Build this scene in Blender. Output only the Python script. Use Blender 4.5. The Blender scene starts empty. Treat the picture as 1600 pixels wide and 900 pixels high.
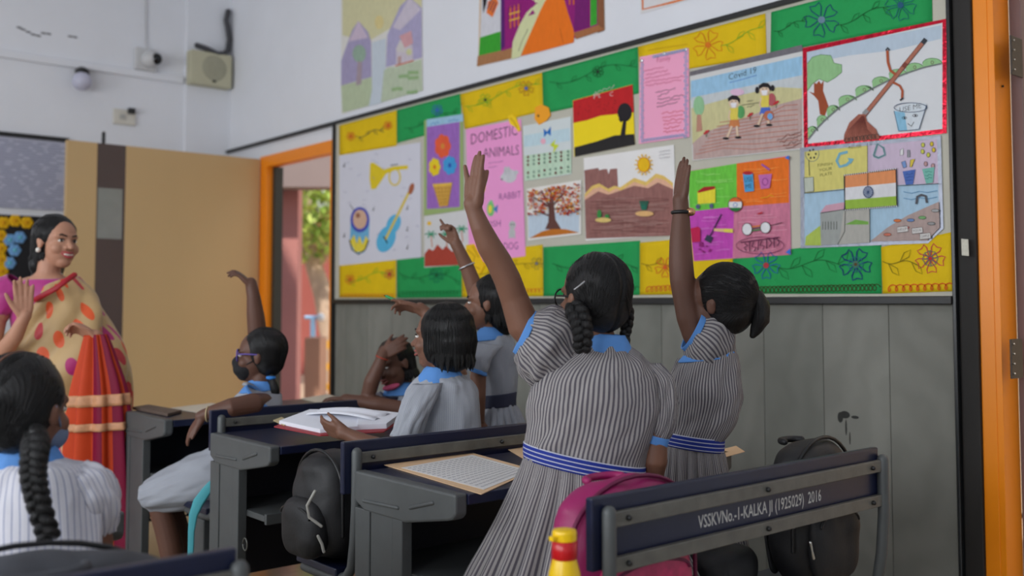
import bpy, bmesh, math, random
import numpy as np
from mathutils import Vector, Matrix, noise

random.seed(7)
SC = bpy.context.scene
COL = SC.collection
R = math.radians

# ------------------------------------------------------------------ camera
F, PPY = 1555.0, 392.0              # focal length and optical-axis row, in 1600x900 pixels
YAW, PITCH, CAMH = R(40.4), R(3.0), 1.15
cam_d = bpy.data.cameras.new('camera')
cam_d.sensor_width = 36.0
cam_d.lens = F * 36 / 1600
cam_d.shift_y = -(450 - PPY) / 1600
cam_d.clip_start = 0.05
cam_d.dof.use_dof = True
cam_d.dof.focus_distance = 2.75
cam_d.dof.aperture_fstop = 2.2
CAM = bpy.data.objects.new('camera', cam_d)
COL.objects.link(CAM)
CAM.location = (0, 0, CAMH)
CAM.rotation_euler = (R(90) + PITCH, 0, -YAW)
SC.camera = CAM
CR = Matrix.Rotation(-YAW, 3, 'Z') @ Matrix.Rotation(R(90) + PITCH, 3, 'X')
CAMP = Vector((0, 0, CAMH))
FH = Vector((math.sin(YAW), math.cos(YAW), 0))      # horizontal viewing direction
RH = Vector((math.cos(YAW), -math.sin(YAW), 0))     # its right-hand side
UP = Vector((0, 0, 1))

# ------------------------------------------------------------------ world, sun, daylight
SC.view_settings.view_transform = 'Standard'
SC.view_settings.look = 'None'
SC.view_settings.gamma = 1.0
SC.view_settings.use_curve_mapping = False
SC.view_settings.exposure = -0.28
SC.cycles.use_denoising = True
SC.cycles.max_bounces = 8
SC.cycles.diffuse_bounces = 5
SC.cycles.sample_clamp_indirect = 6.0
W = bpy.data.worlds.new('sky'); SC.world = W; W.use_nodes = True
nt = W.node_tree
bg = nt.nodes['Background']
sky = nt.nodes.new('ShaderNodeTexSky')
sky.sky_type = 'NISHITA'; sky.sun_disc = False
sky.sun_elevation = R(55); sky.sun_rotation = R(120); sky.air_density = 1.5; sky.dust_density = 3.0
nt.links.new(sky.outputs[0], bg.inputs[0])
bg.inputs[1].default_value = 0.2
sun_d = bpy.data.lights.new('sun_offscreen', 'SUN'); sun_d.energy = 5.5; sun_d.angle = R(2); sun_d.color = (1, .93, .82)
SUN = bpy.data.objects.new('sun_offscreen', sun_d); COL.objects.link(SUN); SUN.rotation_euler = Vector((.34, .42, -.84)).to_track_quat('-Z', 'Y').to_euler()

def area(name, loc, rot, sx, sy, power, color=(1, 1, 1)):
    l = bpy.data.lights.new(name, 'AREA'); l.shape = 'RECTANGLE'; l.size = sx; l.size_y = sy
    l.energy = power; l.color = color
    o = bpy.data.objects.new(name, l); COL.objects.link(o); o.location = loc; o.rotation_euler = rot
    return o
# daylight coming in at the three equal windows of the left wall, each light in its window opening
XL, YB, ZC = -2.9, -1.9, 3.8
WIN_Y = [(-0.9, 0.7), (1.5, 3.1), (3.9, 5.5)]
for a_, b_ in WIN_Y:
    area('window_left_offscreen', (XL - .03, (a_ + b_) / 2, 1.85), (0, R(-90), 0), 1.5, b_ - a_ - .1, 84, (.92, .955, 1))

# ------------------------------------------------------------------ geometry of the place
D = 3.4                                             # right-hand wall at x = D

def ray(px, py):
    return CR @ Vector(((px - 800) / F, -(py - PPY) / F, -1.0))
def at(px, py, d):                                  # point at horizontal viewing depth d
    r = ray(px, py); return CAMP + r * (d / r.dot(FH))
def wr(px, py, off=0.0):                            # on the right-hand wall
    r = ray(px, py); return CAMP + r * ((D - off) / r.x)
def wy(px, py, y):                                  # on a plane parallel to the front wall
    r = ray(px, py); return CAMP + r * (y / r.y)
def wz(px, py, z):                                  # on a level plane
    r = ray(px, py); return CAMP + r * ((z - CAMH) / r.z)
YF = wr(355, 300).y                                 # front wall
ZTOP = wr(700, 149).z                               # top of pin board
ZBOT = wr(900, 466).z
YBL, YBR = wr(527, 400).y, wr(1495, 400).y

# ------------------------------------------------------------------ materials
def lin(c):
    c /= 255.0
    return c / 12.92 if c <= .04045 else ((c + .055) / 1.055) ** 2.4
def s(r, g, b, k=1.0):
    return tuple(min(.95, lin(v) / k) for v in (r, g, b))
MATS = {}
def pm(name, col, rough=.6, metal=0.0, var=.08, vscale=12.0, bump=0.0, bscale=120.0, stretch=(1, 1, 1), spec=.5, emit=None, sheen=0):
    if name in MATS: return MATS[name]
    m = bpy.data.materials.new(name); m.use_nodes = True
    n = m.node_tree; b = n.nodes['Principled BSDF']
    b.inputs['Roughness'].default_value = rough; b.inputs['Metallic'].default_value = metal
    b.inputs['Specular IOR Level'].default_value = spec
    if sheen: b.inputs['Sheen Weight'].default_value = sheen
    tc = n.nodes.new('ShaderNodeTexCoord'); mp = n.nodes.new('ShaderNodeMapping')
    mp.inputs['Scale'].default_value = stretch
    n.links.new(tc.outputs['Object'], mp.inputs[0])
    no = n.nodes.new('ShaderNodeTexNoise'); no.inputs['Scale'].default_value = vscale; no.inputs['Detail'].default_value = 5
    n.links.new(mp.outputs[0], no.inputs['Vector'])
    mx = n.nodes.new('ShaderNodeMix'); mx.data_type = 'RGBA'
    mx.inputs[6].default_value = (*[c * (1 - var) for c in col], 1)
    mx.inputs[7].default_value = (*[min(1, c * (1 + var)) for c in col], 1)
    n.links.new(no.outputs[0], mx.inputs[0])
    n.links.new(mx.outputs[2], b.inputs['Base Color'])
    if bump:
        bn = n.nodes.new('ShaderNodeTexNoise'); bn.inputs['Scale'].default_value = bscale; bn.inputs['Detail'].default_value = 3
        n.links.new(mp.outputs[0], bn.inputs['Vector'])
        bp = n.nodes.new('ShaderNodeBump'); bp.inputs['Strength'].default_value = bump; bp.inputs['Distance'].default_value = .004
        n.links.new(bn.outputs[0], bp.inputs['Height']); n.links.new(bp.outputs[0], b.inputs['Normal'])
    MATS[name] = m
    return m
def crayon(col, var=.16):                           # coloured pencil / poster colour on paper
    key = 'crayon_%02x%02x%02x_%d' % (*[int(c * 255) for c in col], int(var * 100))
    return pm(key, col, .75, 0, var, 70, 0, 1, (1, 1.0, .35), .25)
def stripes(name, base, line, pitch, duty=.42, rough=.85, axis=0):     # woven stripes running along the cloth's v direction
    if name in MATS: return MATS[name]
    m = pm(name, base, rough, 0, .06, 30, .25, 700, spec=.2)
    n = m.node_tree; b = n.nodes['Principled BSDF']
    old = b.inputs['Base Color'].links[0].from_socket
    uv = n.nodes.new('ShaderNodeUVMap'); uv.uv_map = 'uv'
    sp = n.nodes.new('ShaderNodeSeparateXYZ'); n.links.new(uv.outputs[0], sp.inputs[0])
    d = n.nodes.new('ShaderNodeMath'); d.operation = 'DIVIDE'; d.inputs[1].default_value = pitch
    n.links.new(sp.outputs[axis], d.inputs[0])
    f = n.nodes.new('ShaderNodeMath'); f.operation = 'FRACT'; n.links.new(d.outputs[0], f.inputs[0])
    c = n.nodes.new('ShaderNodeMath'); c.operation = 'LESS_THAN'; c.inputs[1].default_value = duty
    n.links.new(f.outputs[0], c.inputs[0])
    mx = n.nodes.new('ShaderNodeMix'); mx.data_type = 'RGBA'
    n.links.new(c.outputs[0], mx.inputs[0]); n.links.new(old, mx.inputs[6]); mx.inputs[7].default_value = (*line, 1)
    n.links.new(mx.outputs[2], b.inputs['Base Color'])
    return m

# ------------------------------------------------------------------ mesh helpers
class MB:
    def __init__(self): self.v, self.f, self.m, self.uv, self.mats = [], [], [], [], []
    def mi(self, mat):
        if mat not in self.mats: self.mats.append(mat)
        return self.mats.index(mat)
    def add(self, verts, faces, mat=None, uvs=None):
        o = len(self.v); self.v += [tuple(p) for p in verts]
        i = self.mi(mat) if mat else 0
        for k, fc in enumerate(faces):
            self.f.append([o + q for q in fc]); self.m.append(i)
            self.uv.append(uvs[k] if uvs else None)
        return self
    def box(self, lo, hi, mat=None, bev=0):
        x0, y0, z0 = lo; x1, y1, z1 = hi
        vs = [(x0,y0,z0),(x1,y0,z0),(x1,y1,z0),(x0,y1,z0),(x0,y0,z1),(x1,y0,z1),(x1,y1,z1),(x0,y1,z1)]
        return self.add(vs, [(0,3,2,1),(4,5,6,7),(0,1,5,4),(1,2,6,5),(2,3,7,6),(3,0,4,7)], mat)
    def prism(self, pts, vec, mat=None):            # flat outline swept along vec
        n = len(pts); vec = Vector(vec)
        vs = [Vector(p) for p in pts] + [Vector(p) + vec for p in pts]
        fs = [tuple(range(n))[::-1], tuple(range(n, 2 * n))] + [(i, (i + 1) % n, n + (i + 1) % n, n + i) for i in range(n)]
        return self.add(vs, fs, mat)
    def tube(self, pts, rad, n=10, mat=None, caps=True, flat=None):
        """round tube; rad number or list; flat=(vector, factor) squashes the section along vector; rounded ends"""
        P = [Vector(p) for p in pts]
        Rr = list(rad) if hasattr(rad, '__len__') else [rad] * len(P)
        if caps:
            d0 = (P[0] - P[1]).normalized(); d1 = (P[-1] - P[-2]).normalized()
            a, b = [], []
            for t in (1.0, .92, .7, .38):
                cth = math.sqrt(max(0, 1 - t * t))
                a.append((P[0] + d0 * Rr[0] * t, max(.02, cth) * Rr[0])); b.append((P[-1] + d1 * Rr[-1] * t, max(.02, cth) * Rr[-1]))
            P, Rr = [q[0] for q in a] + P + [q[0] for q in b[::-1]], [q[1] for q in a] + Rr + [q[1] for q in b[::-1]]
        rings = []
        prev = None
        for i, p in enumerate(P):
            t = (P[min(i + 1, len(P) - 1)] - P[max(i - 1, 0)]).normalized()
            if prev is None:
                u = t.orthogonal().normalized()
            else:
                u = (prev - t * prev.dot(t))
                u = u.normalized() if u.length > 1e-6 else t.orthogonal().normalized()
            prev = u; w = t.cross(u)
            ring = []
            for k in range(n):
                a = 2 * math.pi * k / n
                q = (u * math.cos(a) + w * math.sin(a)) * Rr[i]
                if flat: fv = Vector(flat[0]).normalized(); q -= fv * q.dot(fv) * (1 - flat[1])
                ring.append(p + q)
            rings.append(ring)
        vs = [q for r_ in rings for q in r_]
        fs = []
        for i in range(len(rings) - 1):
            for k in range(n):
                fs.append((i * n + k, i * n + (k + 1) % n, (i + 1) * n + (k + 1) % n, (i + 1) * n + k))
        fs.append(tuple(range(n))[::-1]); fs.append(tuple(range((len(rings) - 1) * n, len(rings) * n)))
        return self.add(vs, fs, mat)
    def ell(self, c, ax, n=16, mat=None):           # ellipsoid: centre and three half-axis vectors
        c = Vector(c); X, Y, Z = [Vector(a) for a in ax]
        vs, fs = [], []
        m = max(6, n // 2)
        for i in range(m + 1):
            th = math.pi * i / m
            for k in range(n):
                ph = 2 * math.pi * k / n
                vs.append(c + X * math.sin(th) * math.cos(ph) + Y * math.sin(th) * math.sin(ph) + Z * math.cos(th))
        for i in range(m):
            for k in range(n):
                fs.append((i * n + k, (i + 1) * n + k, (i + 1) * n + (k + 1) % n, i * n + (k + 1) % n))
        return self.add(vs, fs, mat)
    def sph(self, c, r, n=16, mat=None): return self.ell(c, ((r,0,0),(0,r,0),(0,0,r)), n, mat)
    def mesh(self, name, mat=None, smooth=False):
        me = bpy.data.meshes.new(name); me.from_pydata(self.v, [], self.f)
        for m in (self.mats or [mat]):
            if m: me.materials.append(m)
        if self.mats: me.polygons.foreach_set('material_index', self.m)
        if any(u for u in self.uv):
            l = me.uv_layers.new(name='uv')
            i = 0
            for fc, u in zip(self.f, self.uv):
                for k in range(len(fc)):
                    if u: l.data[i].uv = u[k]
                    i += 1
        if smooth: me.polygons.foreach_set('use_smooth', [True] * len(me.polygons))
        me.validate(); me.update()
        return me

WL = {}
def link(o, parent=None, wl=Vector((0, 0, 0))):
    COL.objects.link(o)
    if parent:
        o.parent = parent; o.location = wl - WL[parent.name]
    else: o.location = wl
    WL[o.name] = Vector(wl)
    return o
def obj(name, mb, mat=None, parent=None, smooth=False, bevel=0, solid=0, sub=0):
    me = mb.mesh(name, mat, smooth) if isinstance(mb, MB) else mb
    o = link(bpy.data.objects.new(name, me), parent)
    if bevel:
        b = o.modifiers.new('bevel', 'BEVEL'); b.width = bevel; b.segments = 2; b.limit_method = 'ANGLE'
    if solid:
        b = o.modifiers.new('solid', 'SOLIDIFY'); b.thickness = solid; b.offset = 0
    if sub:
        b = o.modifiers.new('sub', 'SUBSURF'); b.levels = sub; b.render_levels = sub
    return o
def tag(o, label, cat, group=None):
    o['label'] = label; o['category'] = cat
    if group: o['group'] = group
    return o
def struct(o):
    o['kind'] = 'structure'; return o
def thing(name, label, cat, loc=(0, 0, 0), group=None):
    o = link(bpy.data.objects.new(name, None), None, Vector(loc)); o.empty_display_size = .1
    return tag(o, label, cat, group)
def copy_tree(o, parent=None, offset=None):
    c = o.copy(); COL.objects.link(c); c.parent = parent
    WL[c.name] = WL[o.name].copy()
    if offset is not None: c.location = o.location + Vector(offset); WL[c.name] = WL[o.name] + Vector(offset)
    for ch in list(o.children): copy_tree(ch, c)
    return c

# common materials
M_WHITE = pm('white_wall_paint', s(230, 232, 237), .6, 0, .05, 3, .08, 60)
M_BLACK = pm('black_frame_paint', s(28, 28, 28), .42, 0, .3, 18, .1, 60)
M_ORANGE = pm('orange_door_paint', s(248, 142, 6), .35, 0, .05, 6)
M_GREY = pm('grey_painted_steel', s(82, 85, 85), .5, .2, .16, 14, .06, 90)
M_GREYWORN = pm('worn_grey_steel_rail', s(104, 103, 96), .45, .3, .42, 22, .1, 90)
M_NAVY = pm('navy_laminate', s(19, 25, 52), .32, 0, .18, 16)
M_DARKNAVY = pm('dark_navy_board', s(22, 25, 38), .5, 0, .2, 12)
# ================================================================== the room
def slab(name, lo, hi, mat, parent=None, bevel=0):
    return obj(name, MB().box(lo, hi), mat, parent, bevel=bevel)
T = .22
Y1a, Y1b = wr(523, 400).y, wr(410, 400).y           # front doorway
Y2b = wr(1553, 400).y                               # rear doorway (towards camera)
Y2a = Y2b - 1.05
ZD1 = wr(470, 232).z
mb = MB()
TR = .115
mb.box((D, YB - T, 0), (D + TR, Y2a, ZC)); mb.box((D, Y2a, 2.35), (D + TR, Y2b, ZC))
mb.box((D, Y2b, 0), (D + TR, Y1a, ZC)); mb.box((D, Y1a, ZD1), (D + TR, Y1b, ZC)); mb.box((D, Y1b, 0), (D + TR, YF + T, ZC))
wall_right = struct(obj('wall_right', mb, M_WHITE))
# grey stone slabs of the dado, one by one
M_TILE = []
for i, c in enumerate([(135, 135, 127), (139, 139, 131), (131, 132, 124)]):
    m = pm('grey_stone_slab_%d' % i, s(*c), .8, 0, .12, 5, .05, 40, (1, 1, .5), .25)
    n = m.node_tree; b = n.nodes['Principled BSDF']
    old = b.inputs['Base Color'].links[0].from_socket
    wv = n.nodes.new('ShaderNodeTexWave'); wv.wave_type = 'RINGS'; wv.inputs['Scale'].default_value = 2.2; wv.inputs['Distortion'].default_value = 9; wv.inputs['Detail'].default_value = 3
    wv.inputs['Detail Scale'].default_value = 1.5
    mp = n.nodes.new('ShaderNodeMapping'); tc = n.nodes.new('ShaderNodeTexCoord'); mp.inputs['Location'].default_value = (0, i * .7 - 2.1, -.6)
    n.links.new(tc.outputs['Object'], mp.inputs[0]); n.links.new(mp.outputs[0], wv.inputs[0])
    mx = n.nodes.new('ShaderNodeMix'); mx.data_type = 'RGBA'; mx.blend_type = 'MULTIPLY'
    ma = n.nodes.new('ShaderNodeMath'); ma.operation = 'MULTIPLY'; ma.inputs[1].default_value = .2
    n.links.new(wv.outputs[1], ma.inputs[0]); n.links.new(ma.outputs[0], mx.inputs[0])
    n.links.new(old, mx.inputs[6]); mx.inputs[7].default_value = (.55, .55, .54, 1)
    n.links.new(mx.outputs[2], b.inputs['Base Color']); M_TILE.append(m)
seams = [wr(x, 600).y for x in (1393, 1289, 1197)]
pitch = (seams[2] - seams[0]) / 2
y = seams[0]; ys = [YBR + .012]
while y < YBL - .05: ys.append(y); y += pitch
ys.append(YBL)
ytile = [q for q in ys]
for i in range(len(ys) - 1):
    slab('tile', (D - .012, ys[i] + .0012, .0), (D + .01, ys[i + 1] - .0012, ZBOT - .01), M_TILE[i % 3], wall_right, .001)
sm = MB()
for px, py, rx, rz in ((1320, 648, .022, .014), (1313, 652, .012, .02), (1336, 652, .016, .006), (1322, 668, .004, .03), (1328, 685, .003, .024)):
    p = wr(px, py, .0122); sm.ell(p, ((.0006, 0, 0), (0, rx, 0), (0, 0, rz)), 14)
obj('soot_smudge', sm, pm('black_smudge', s(52, 52, 49), .9, 0, .3, 60), wall_right)['kind'] = 'stuff'
slab('tile_backing', (D - .006, YBR, 0), (D + .005, YBL, ZBOT), pm('joint_grout', s(70, 72, 70), .8), wall_right)

wall_front = struct(slab('wall_front', (XL - T, YF, 0), (D + T, YF + T, ZC), M_WHITE))
wall_back = MB()
wall_back.box((XL - T, YB - T, 0), (D + T, YB, ZC))
struct(obj('wall_back', wall_back, M_WHITE))
mb = MB(); prev = YB
for a_, b_ in WIN_Y:
    mb.box((XL - T, prev, 0), (XL, a_, ZC)); mb.box((XL - T, a_, 0), (XL, b_, 1.1)); mb.box((XL - T, a_, 2.6), (XL, b_, ZC)); prev = b_
mb.box((XL - T, prev, 0), (XL, YF, ZC))
struct(obj('wall_left', mb, M_WHITE))
struct(slab('ceiling', (XL - T, YB - T, ZC), (D + T, YF + T, ZC + .15), M_WHITE))
for i, (a_, b_) in enumerate(WIN_Y):
    w = MB()
    for z0, z1 in ((1.1, 1.15), (2.55, 2.6), (1.84, 1.88)): w.box((XL - .14, a_, z0), (XL - .08, b_, z1))
    for q in (a_, (a_ + b_) / 2 - .02, b_ - .04): w.box((XL - .14, q, 1.1), (XL - .08, q + .04, 2.6))
    struct(obj('window_%d' % (i + 1), w, M_ORANGE))

# floor: polished square tiles, each laid on its own
floor = struct(slab('floor', (XL - T, YB - T, -.12), (D + T, YF + T, -.004), pm('floor_grout', s(96, 90, 80), .8)))
M_FL = [pm('polished_floor_tile_%d' % i, s(*c), .16, 0, .12, 4, 0, 1) for i, c in enumerate([(158, 144, 122), (150, 138, 118), (163, 150, 128)])]
ft = MB().box((.0012, .0012, -.03), (.5988, .5988, 0)); fme = [ft.mesh('tile_%d' % i, M_FL[i]) for i in range(3)]
for ix in range(-1, 6):
    for iy in range(0, 13):
        x0, y0 = -.2 + ix * .6, -.3 + iy * .6
        if x0 + .6 > D or y0 + .6 > YF: continue
        o = link(bpy.data.objects.new('tile', fme[(ix * 5 + iy * 3) % 3]), floor, Vector((x0, y0, 0)))

# pin board on the right-hand wall: cream cloth field in a black frame
board = thing('pin_board', 'long cream pin board in a black frame covered with pupils drawings', 'board', (D, (YBL + YBR) / 2, ZBOT))
M_CREAM = pm('cream_board_cloth', s(196, 193, 178), .85, 0, .07, 9, .12, 300)
slab('board_field', (D - .018, YBR, ZBOT), (D - .001, YBL, ZTOP), M_CREAM, board)
slab('frame_bottom', (D - .05, YBR, ZBOT - .028), (D - .0, YBL, ZBOT + .001), M_BLACK, board, .003)
slab('frame_left', (D - .035, YBL - .001, 0), (D - .0, YBL + .024, ZTOP), M_BLACK, board, .003)
slab('frame_right', (D - .04, YBR - .012, 0), (D - .0, YBR + .001, ZTOP + .1), pm('black_rubber_edge', s(24, 27, 29), .3), board, .003)
struct(slab('trim_1', (D - .03, YBR, ZTOP - .004), (D + .0, YF, ZTOP + .02), M_BLACK, None, .002))
# black post beside the rear door, orange door frames
YP = wr(1530, 400).y
struct(slab('trim_2', (D - .02, YP, 0), (D + .001, YBR - .0125, 2.6), pm('scuffed_black_post', s(34, 31, 28), .7, 0, .35, 16, .15, 40, (1, 1, .25)), None, .004))
tape = MB().prism([wr(1502, 373, .0445), wr(1513, 374, .0445), wr(1514, 400, .0445), wr(1503, 399, .0445)], (-.001, 0, 0))
tag(obj('tape_piece', tape, pm('clear_tape', s(190, 186, 170), .12, .1, .3, 120, .6, 160)), 'crumpled bit of clear tape on the black post by the rear door', 'tape')
door2 = struct(obj('door_2', MB(), M_ORANGE))
slab('jamb', (D - .008, Y2b, 0), (D + .02, YP - .0005, 2.4), M_ORANGE, door2, .002)
slab('jamb_reveal', (D - .006, Y2b - .02, 0), (D + .116, Y2b + .001, 2.4), M_ORANGE, door2, .002)
slab('lintel', (D - .006, Y2a, 2.33), (D + .116, Y2b - .02, 2.4), M_ORANGE, door2, .002)
slab('door_leaf', (D + .1165, Y2b - .06, .02), (D + .98, Y2b - .02, 2.32), pm('mauve_brown_door_laminate', s(122, 98, 96), .5, 0, .1, 8), door2, .003)
for (py0, py1) in ((55, 122), (530, 590)):
    p0, p1 = wy(1578, py0, Y2b - .062), wy(1597, py1, Y2b - .062)
    h = slab('hinge', (p0.x, Y2b - .066, p1.z), (p1.x, Y2b - .06, p0.z), pm('dark_hinge_steel', s(62, 56, 52), .35, .7, .3, 60), door2, .001)
    sb = MB()
    for k in range(4):
        z = p0.z + (p1.z - p0.z) * (k + .5) / 4
        sb.tube([(p0.x + .012, Y2b - .064, z), (p0.x + .012, Y2b - .0695, z)], .0035, 8)
    obj('screw', sb, pm('bright_screw', s(200, 196, 186), .25, .9), h)
sb = MB().tube([wy(1567, 300 / 3.81 + 56, Y2b - .018), wy(1567, 300 / 3.81 + 56, Y2b - .024)], .004, 8)
obj('screw', sb, MATS['dark_hinge_steel'], door2)

# ---- front doorway with its orange frame and open leaf
door1 = struct(obj('door_1', MB(), M_ORANGE))
JW = .05
slab('jamb', (D - .03, Y1b - JW - .06, 0), (D + .05, Y1b, ZD1), M_ORANGE, door1, .003)
slab('jamb', (D - .02, Y1a, 0), (D + .05, Y1a + .035, ZD1), M_ORANGE, door1, .003)
slab('lintel', (D - .028, Y1a, ZD1 - .085), (D + .05, Y1b, ZD1), M_ORANGE, door1, .003)
slab('dark_stile', (D + .02, Y1b - .15, 0), (D + .085, Y1b - .108, ZD1 - .085), pm('dark_green_black_steel', s(46, 48, 42), .5), door1)
hx, hy = D - .04, Y1b - .02
p_end = wy(103, 300, hy); LW = hx - p_end.x
ZL = wy(250, 233, hy).z
M_DOOR = pm('beige_door_laminate', s(198, 167, 119), .45, 0, .05, 3, 0, 1, (1, 1, .3))
M_STRIP = pm('brown_door_strip', s(84, 70, 66), .45, 0, .08, 8)
xa, xb = wy(149, 400, hy).x, wy(194, 400, hy).x
leaf = slab('door_leaf', (p_end.x, hy, .02), (xa, hy + .04, ZL), M_DOOR, door1, .002)
slab('door_leaf', (xb, hy, .02), (hx, hy + .04, ZL), M_DOOR, door1, .002)
strip = slab('door_strip', (xa, hy + .004, .02), (xb, hy + .038, ZL), M_STRIP, door1, .001)
g0, g1 = wy(153, 293, hy), wy(190, 374, hy)
slab('vision_pane', (g0.x, hy - .002, g1.z), (g1.x, hy + .006, g0.z), pm('dusty_grey_glass', s(140, 143, 138), .18, 0, .12, 9), strip)
q = wy(162, 208, hy + .02)
obj('bolt', MB().tube([(q.x, hy + .02, ZL - .02), (q.x, hy + .02, q.z)], .012, 10), M_BLACK, door1)

# ---- things on the front wall
def fpt(px, py, off=0): return wy(px, py, YF - off)
M_PAPERGRID = pm('printed_timetable_paper', s(180, 182, 198), .7, 0, .04, 6, 0, 1)
a0, a1 = fpt(-60, 205), fpt(101, 330)
nb = thing('notice_board', 'pale notice board of printed sheets beside the open beige door', 'board', ((a0.x + a1.x) / 2, YF, a1.z))
slab('board_field', (a0.x, YF - .02, a1.z), (a1.x, YF - .001, fpt(50, 218).z), M_PAPERGRID, nb)
slab('frame_top', (a0.x, YF - .03, fpt(50, 218).z), (a1.x + .01, YF - .001, fpt(50, 211).z), M_BLACK, nb)
slab('frame_side', (a1.x, YF - .03, a1.z), (a1.x + .03, YF - .001, fpt(50, 218).z), pm('aluminium_edge', s(190, 190, 195), .4, .4), nb)
lm = MB()
zt, zb_ = fpt(50, 222).z, a1.z
for i in range(26):
    z = zt - (zt - zb_) * (i + .5) / 26
    x = a0.x + .02
    while x < a1.x - .05:
        w = random.uniform(.05, .2)
        lm.box((x, YF - .0212, z - .004), (min(x + w, a1.x - .01), YF - .0195, z + .004)); x += w + random.uniform(.02, .05)
o = obj('print_lines', lm, crayon(s(146, 148, 170)), nb); o['kind'] = 'stuff'
b0, b1 = fpt(-60, 332), fpt(62, 470)
fb = thing('flower_board', 'black paper display with yellow and blue paper flowers behind the teacher', 'board', ((b0.x + b1.x) / 2, YF, b1.z))
slab('board_field', (b0.x, YF - .015, b1.z), (b1.x, YF - .001, b0.z), pm('black_paper', s(26, 26, 30), .8), fb)
def paper_flower(px, py, rpx, col, name, cc=None):
    m = MB(); c = fpt(px, py, .02); r = rpx / F * 6.6
    for k in range(6):
        a = k * math.pi / 3
        m.ell(c + Vector((math.cos(a) * r * .55, 0, math.sin(a) * r * .55)), ((r * .5, 0, 0), (0, .008, 0), (0, 0, r * .5)), 10)
    o = obj(name, m, crayon(col), fb, True)
    obj('flower_centre', MB().ell(c - Vector((0, .008, 0)), ((r * .35, 0, 0), (0, .006, 0), (0, 0, r * .35)), 10), crayon(cc or s(214, 150, 20)), o, True)
for px, py in ((6, 348), (24, 345), (42, 348), (1, 368), (1, 388), (2, 406), (3, 424), (-14, 352), (5, 440)):
    paper_flower(px, py, 10, s(232, 180, 24), 'yellow_flower')
for px, py in ((15, 375), (31, 371), (23, 391), (15, 411)): paper_flower(px, py, 10, s(120, 170, 220), 'blue_flower', s(110, 190, 210))

# loudspeaker box, conduit, camera, bulb, switch plate
sp0, sp1 = fpt(291, 80, .02), fpt(354, 142, .02)
spk = thing('wall_speaker', 'cream square wall loudspeaker with round grille near the corner', 'speaker', ((sp0.x + sp1.x) / 2, YF, sp1.z))
M_IV = pm('ivory_plastic', s(190, 186, 158), .5, 0, .05, 8)
slab('cabinet', (sp0.x, YF - .12, sp1.z), (sp1.x, YF - .001, sp0.z), M_IV, spk, .01)
cx, cz, rr = (sp0.x + sp1.x) / 2 + .02, (sp0.z + sp1.z) / 2 + .01, (sp1.x - sp0.x) * .3
obj('grille', MB().ell((cx, YF - .12, cz), ((rr, 0, 0), (0, .008, 0), (0, 0, rr)), 28), pm('grey_ivory_grille', s(168, 165, 142), .7, 0, .1, 30, .6, 400), spk, True)
obj('badge', MB().box((cx - .015, YF - .124, sp1.z + .03), (cx + .015, YF - .119, sp1.z + .045)), M_BLACK, spk)
pts = [fpt(x, y_, .10) for x, y_ in ((308, 71), (322, 76), (340, 85), (352, 84), (360, 76), (362, 60), (359, 40), (357, 30), (360, 16))]
pts = [Vector((p.x, YF - .1 if i < 4 else YF - .06, p.z)) for i, p in enumerate(pts)]
pc = MB().tube(pts, .022, 10)
tag(obj('cable_conduit', pc, pm('dark_grey_conduit', s(66, 66, 70), .6), None, True), 'dark grey curved cable conduit above the cream wall loudspeaker', 'conduit')
cm = fpt(230, 93, .05)
cc_ = thing('security_camera', 'white wall mounted dome camera with a black lens', 'camera', (cm.x, YF, cm.z - .08))
slab('base_box', (cm.x - .085, YF - .05, cm.z - .085), (cm.x + .075, YF - .001, cm.z + .085), pm('white_plastic', s(205, 205, 205), .4), cc_, .008)
obj('dome', MB().sph((cm.x + .012, YF - .075, cm.z), .065, 20), MATS['white_plastic'], cc_, True)
obj('lens', MB().sph((cm.x + .045, YF - .11, cm.z), .045, 18), pm('black_lens', s(16, 16, 18), .15), cc_, True)
obj('cable', MB().tube([(cm.x + .005, YF - .03, cm.z + .08), (cm.x, YF - .012, cm.z + .14), (cm.x - .01, YF - .008, ZC - .01)], .006, 8), MATS['white_plastic'], cc_, True)
bp_ = fpt(128, 127, .09)
bl = thing('light_bulb', 'frosted round bulb in a black wall holder above the notice board', 'lamp', (bp_.x, YF, bp_.z))
obj('globe', MB().sph(bp_, .068, 20), pm('frosted_bulb_glass', s(196, 196, 214), .3), bl, True)
obj('holder', MB().tube([(bp_.x + .02, YF - .001, bp_.z + .085), (bp_.x + .012, YF - .075, bp_.z + .06)], .045, 14), M_BLACK, bl, True)
sw = [fpt(x, y_, .012) for x, y_ in ((177, 169), (212, 173), (211, 197), (176, 192))]
sp_ = thing('switch_plate', 'small white switch plate on the wall above the door', 'switch', ((sw[0].x + sw[1].x) / 2, YF, sw[2].z))
slab('plate', (sw[0].x, YF - .02, sw[2].z), (sw[1].x, YF - .001, sw[0].z), pm('ivory_switch', s(212, 208, 196), .4), sp_, .006)
xm = (sw[0].x + sw[1].x) / 2
slab('rocker', (xm - .035, YF - .028, sw[2].z + .04), (xm + .005, YF - .018, sw[0].z - .04), pm('switch_rocker', s(176, 176, 170), .35), sp_, .002)
slab('plug', (xm + .02, YF - .05, sw[0].z - .03), (xm + .07, YF - .018, sw[0].z + .012), M_BLACK, sp_, .004)
z1, z2 = fpt(150, 101).z, fpt(150, 112).z
struct(slab('trim_3', (XL, YF - .035, z2), (fpt(285, 120).x, YF + .001, z1), M_WHITE, None, .006))
xs_ = fpt(287, 200).x
struct(slab('trim_4', (xs_, YF - .03, 0), (D + .001, YF + .001, ZC), M_WHITE, None, .004))
sc_ = MB()
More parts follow.
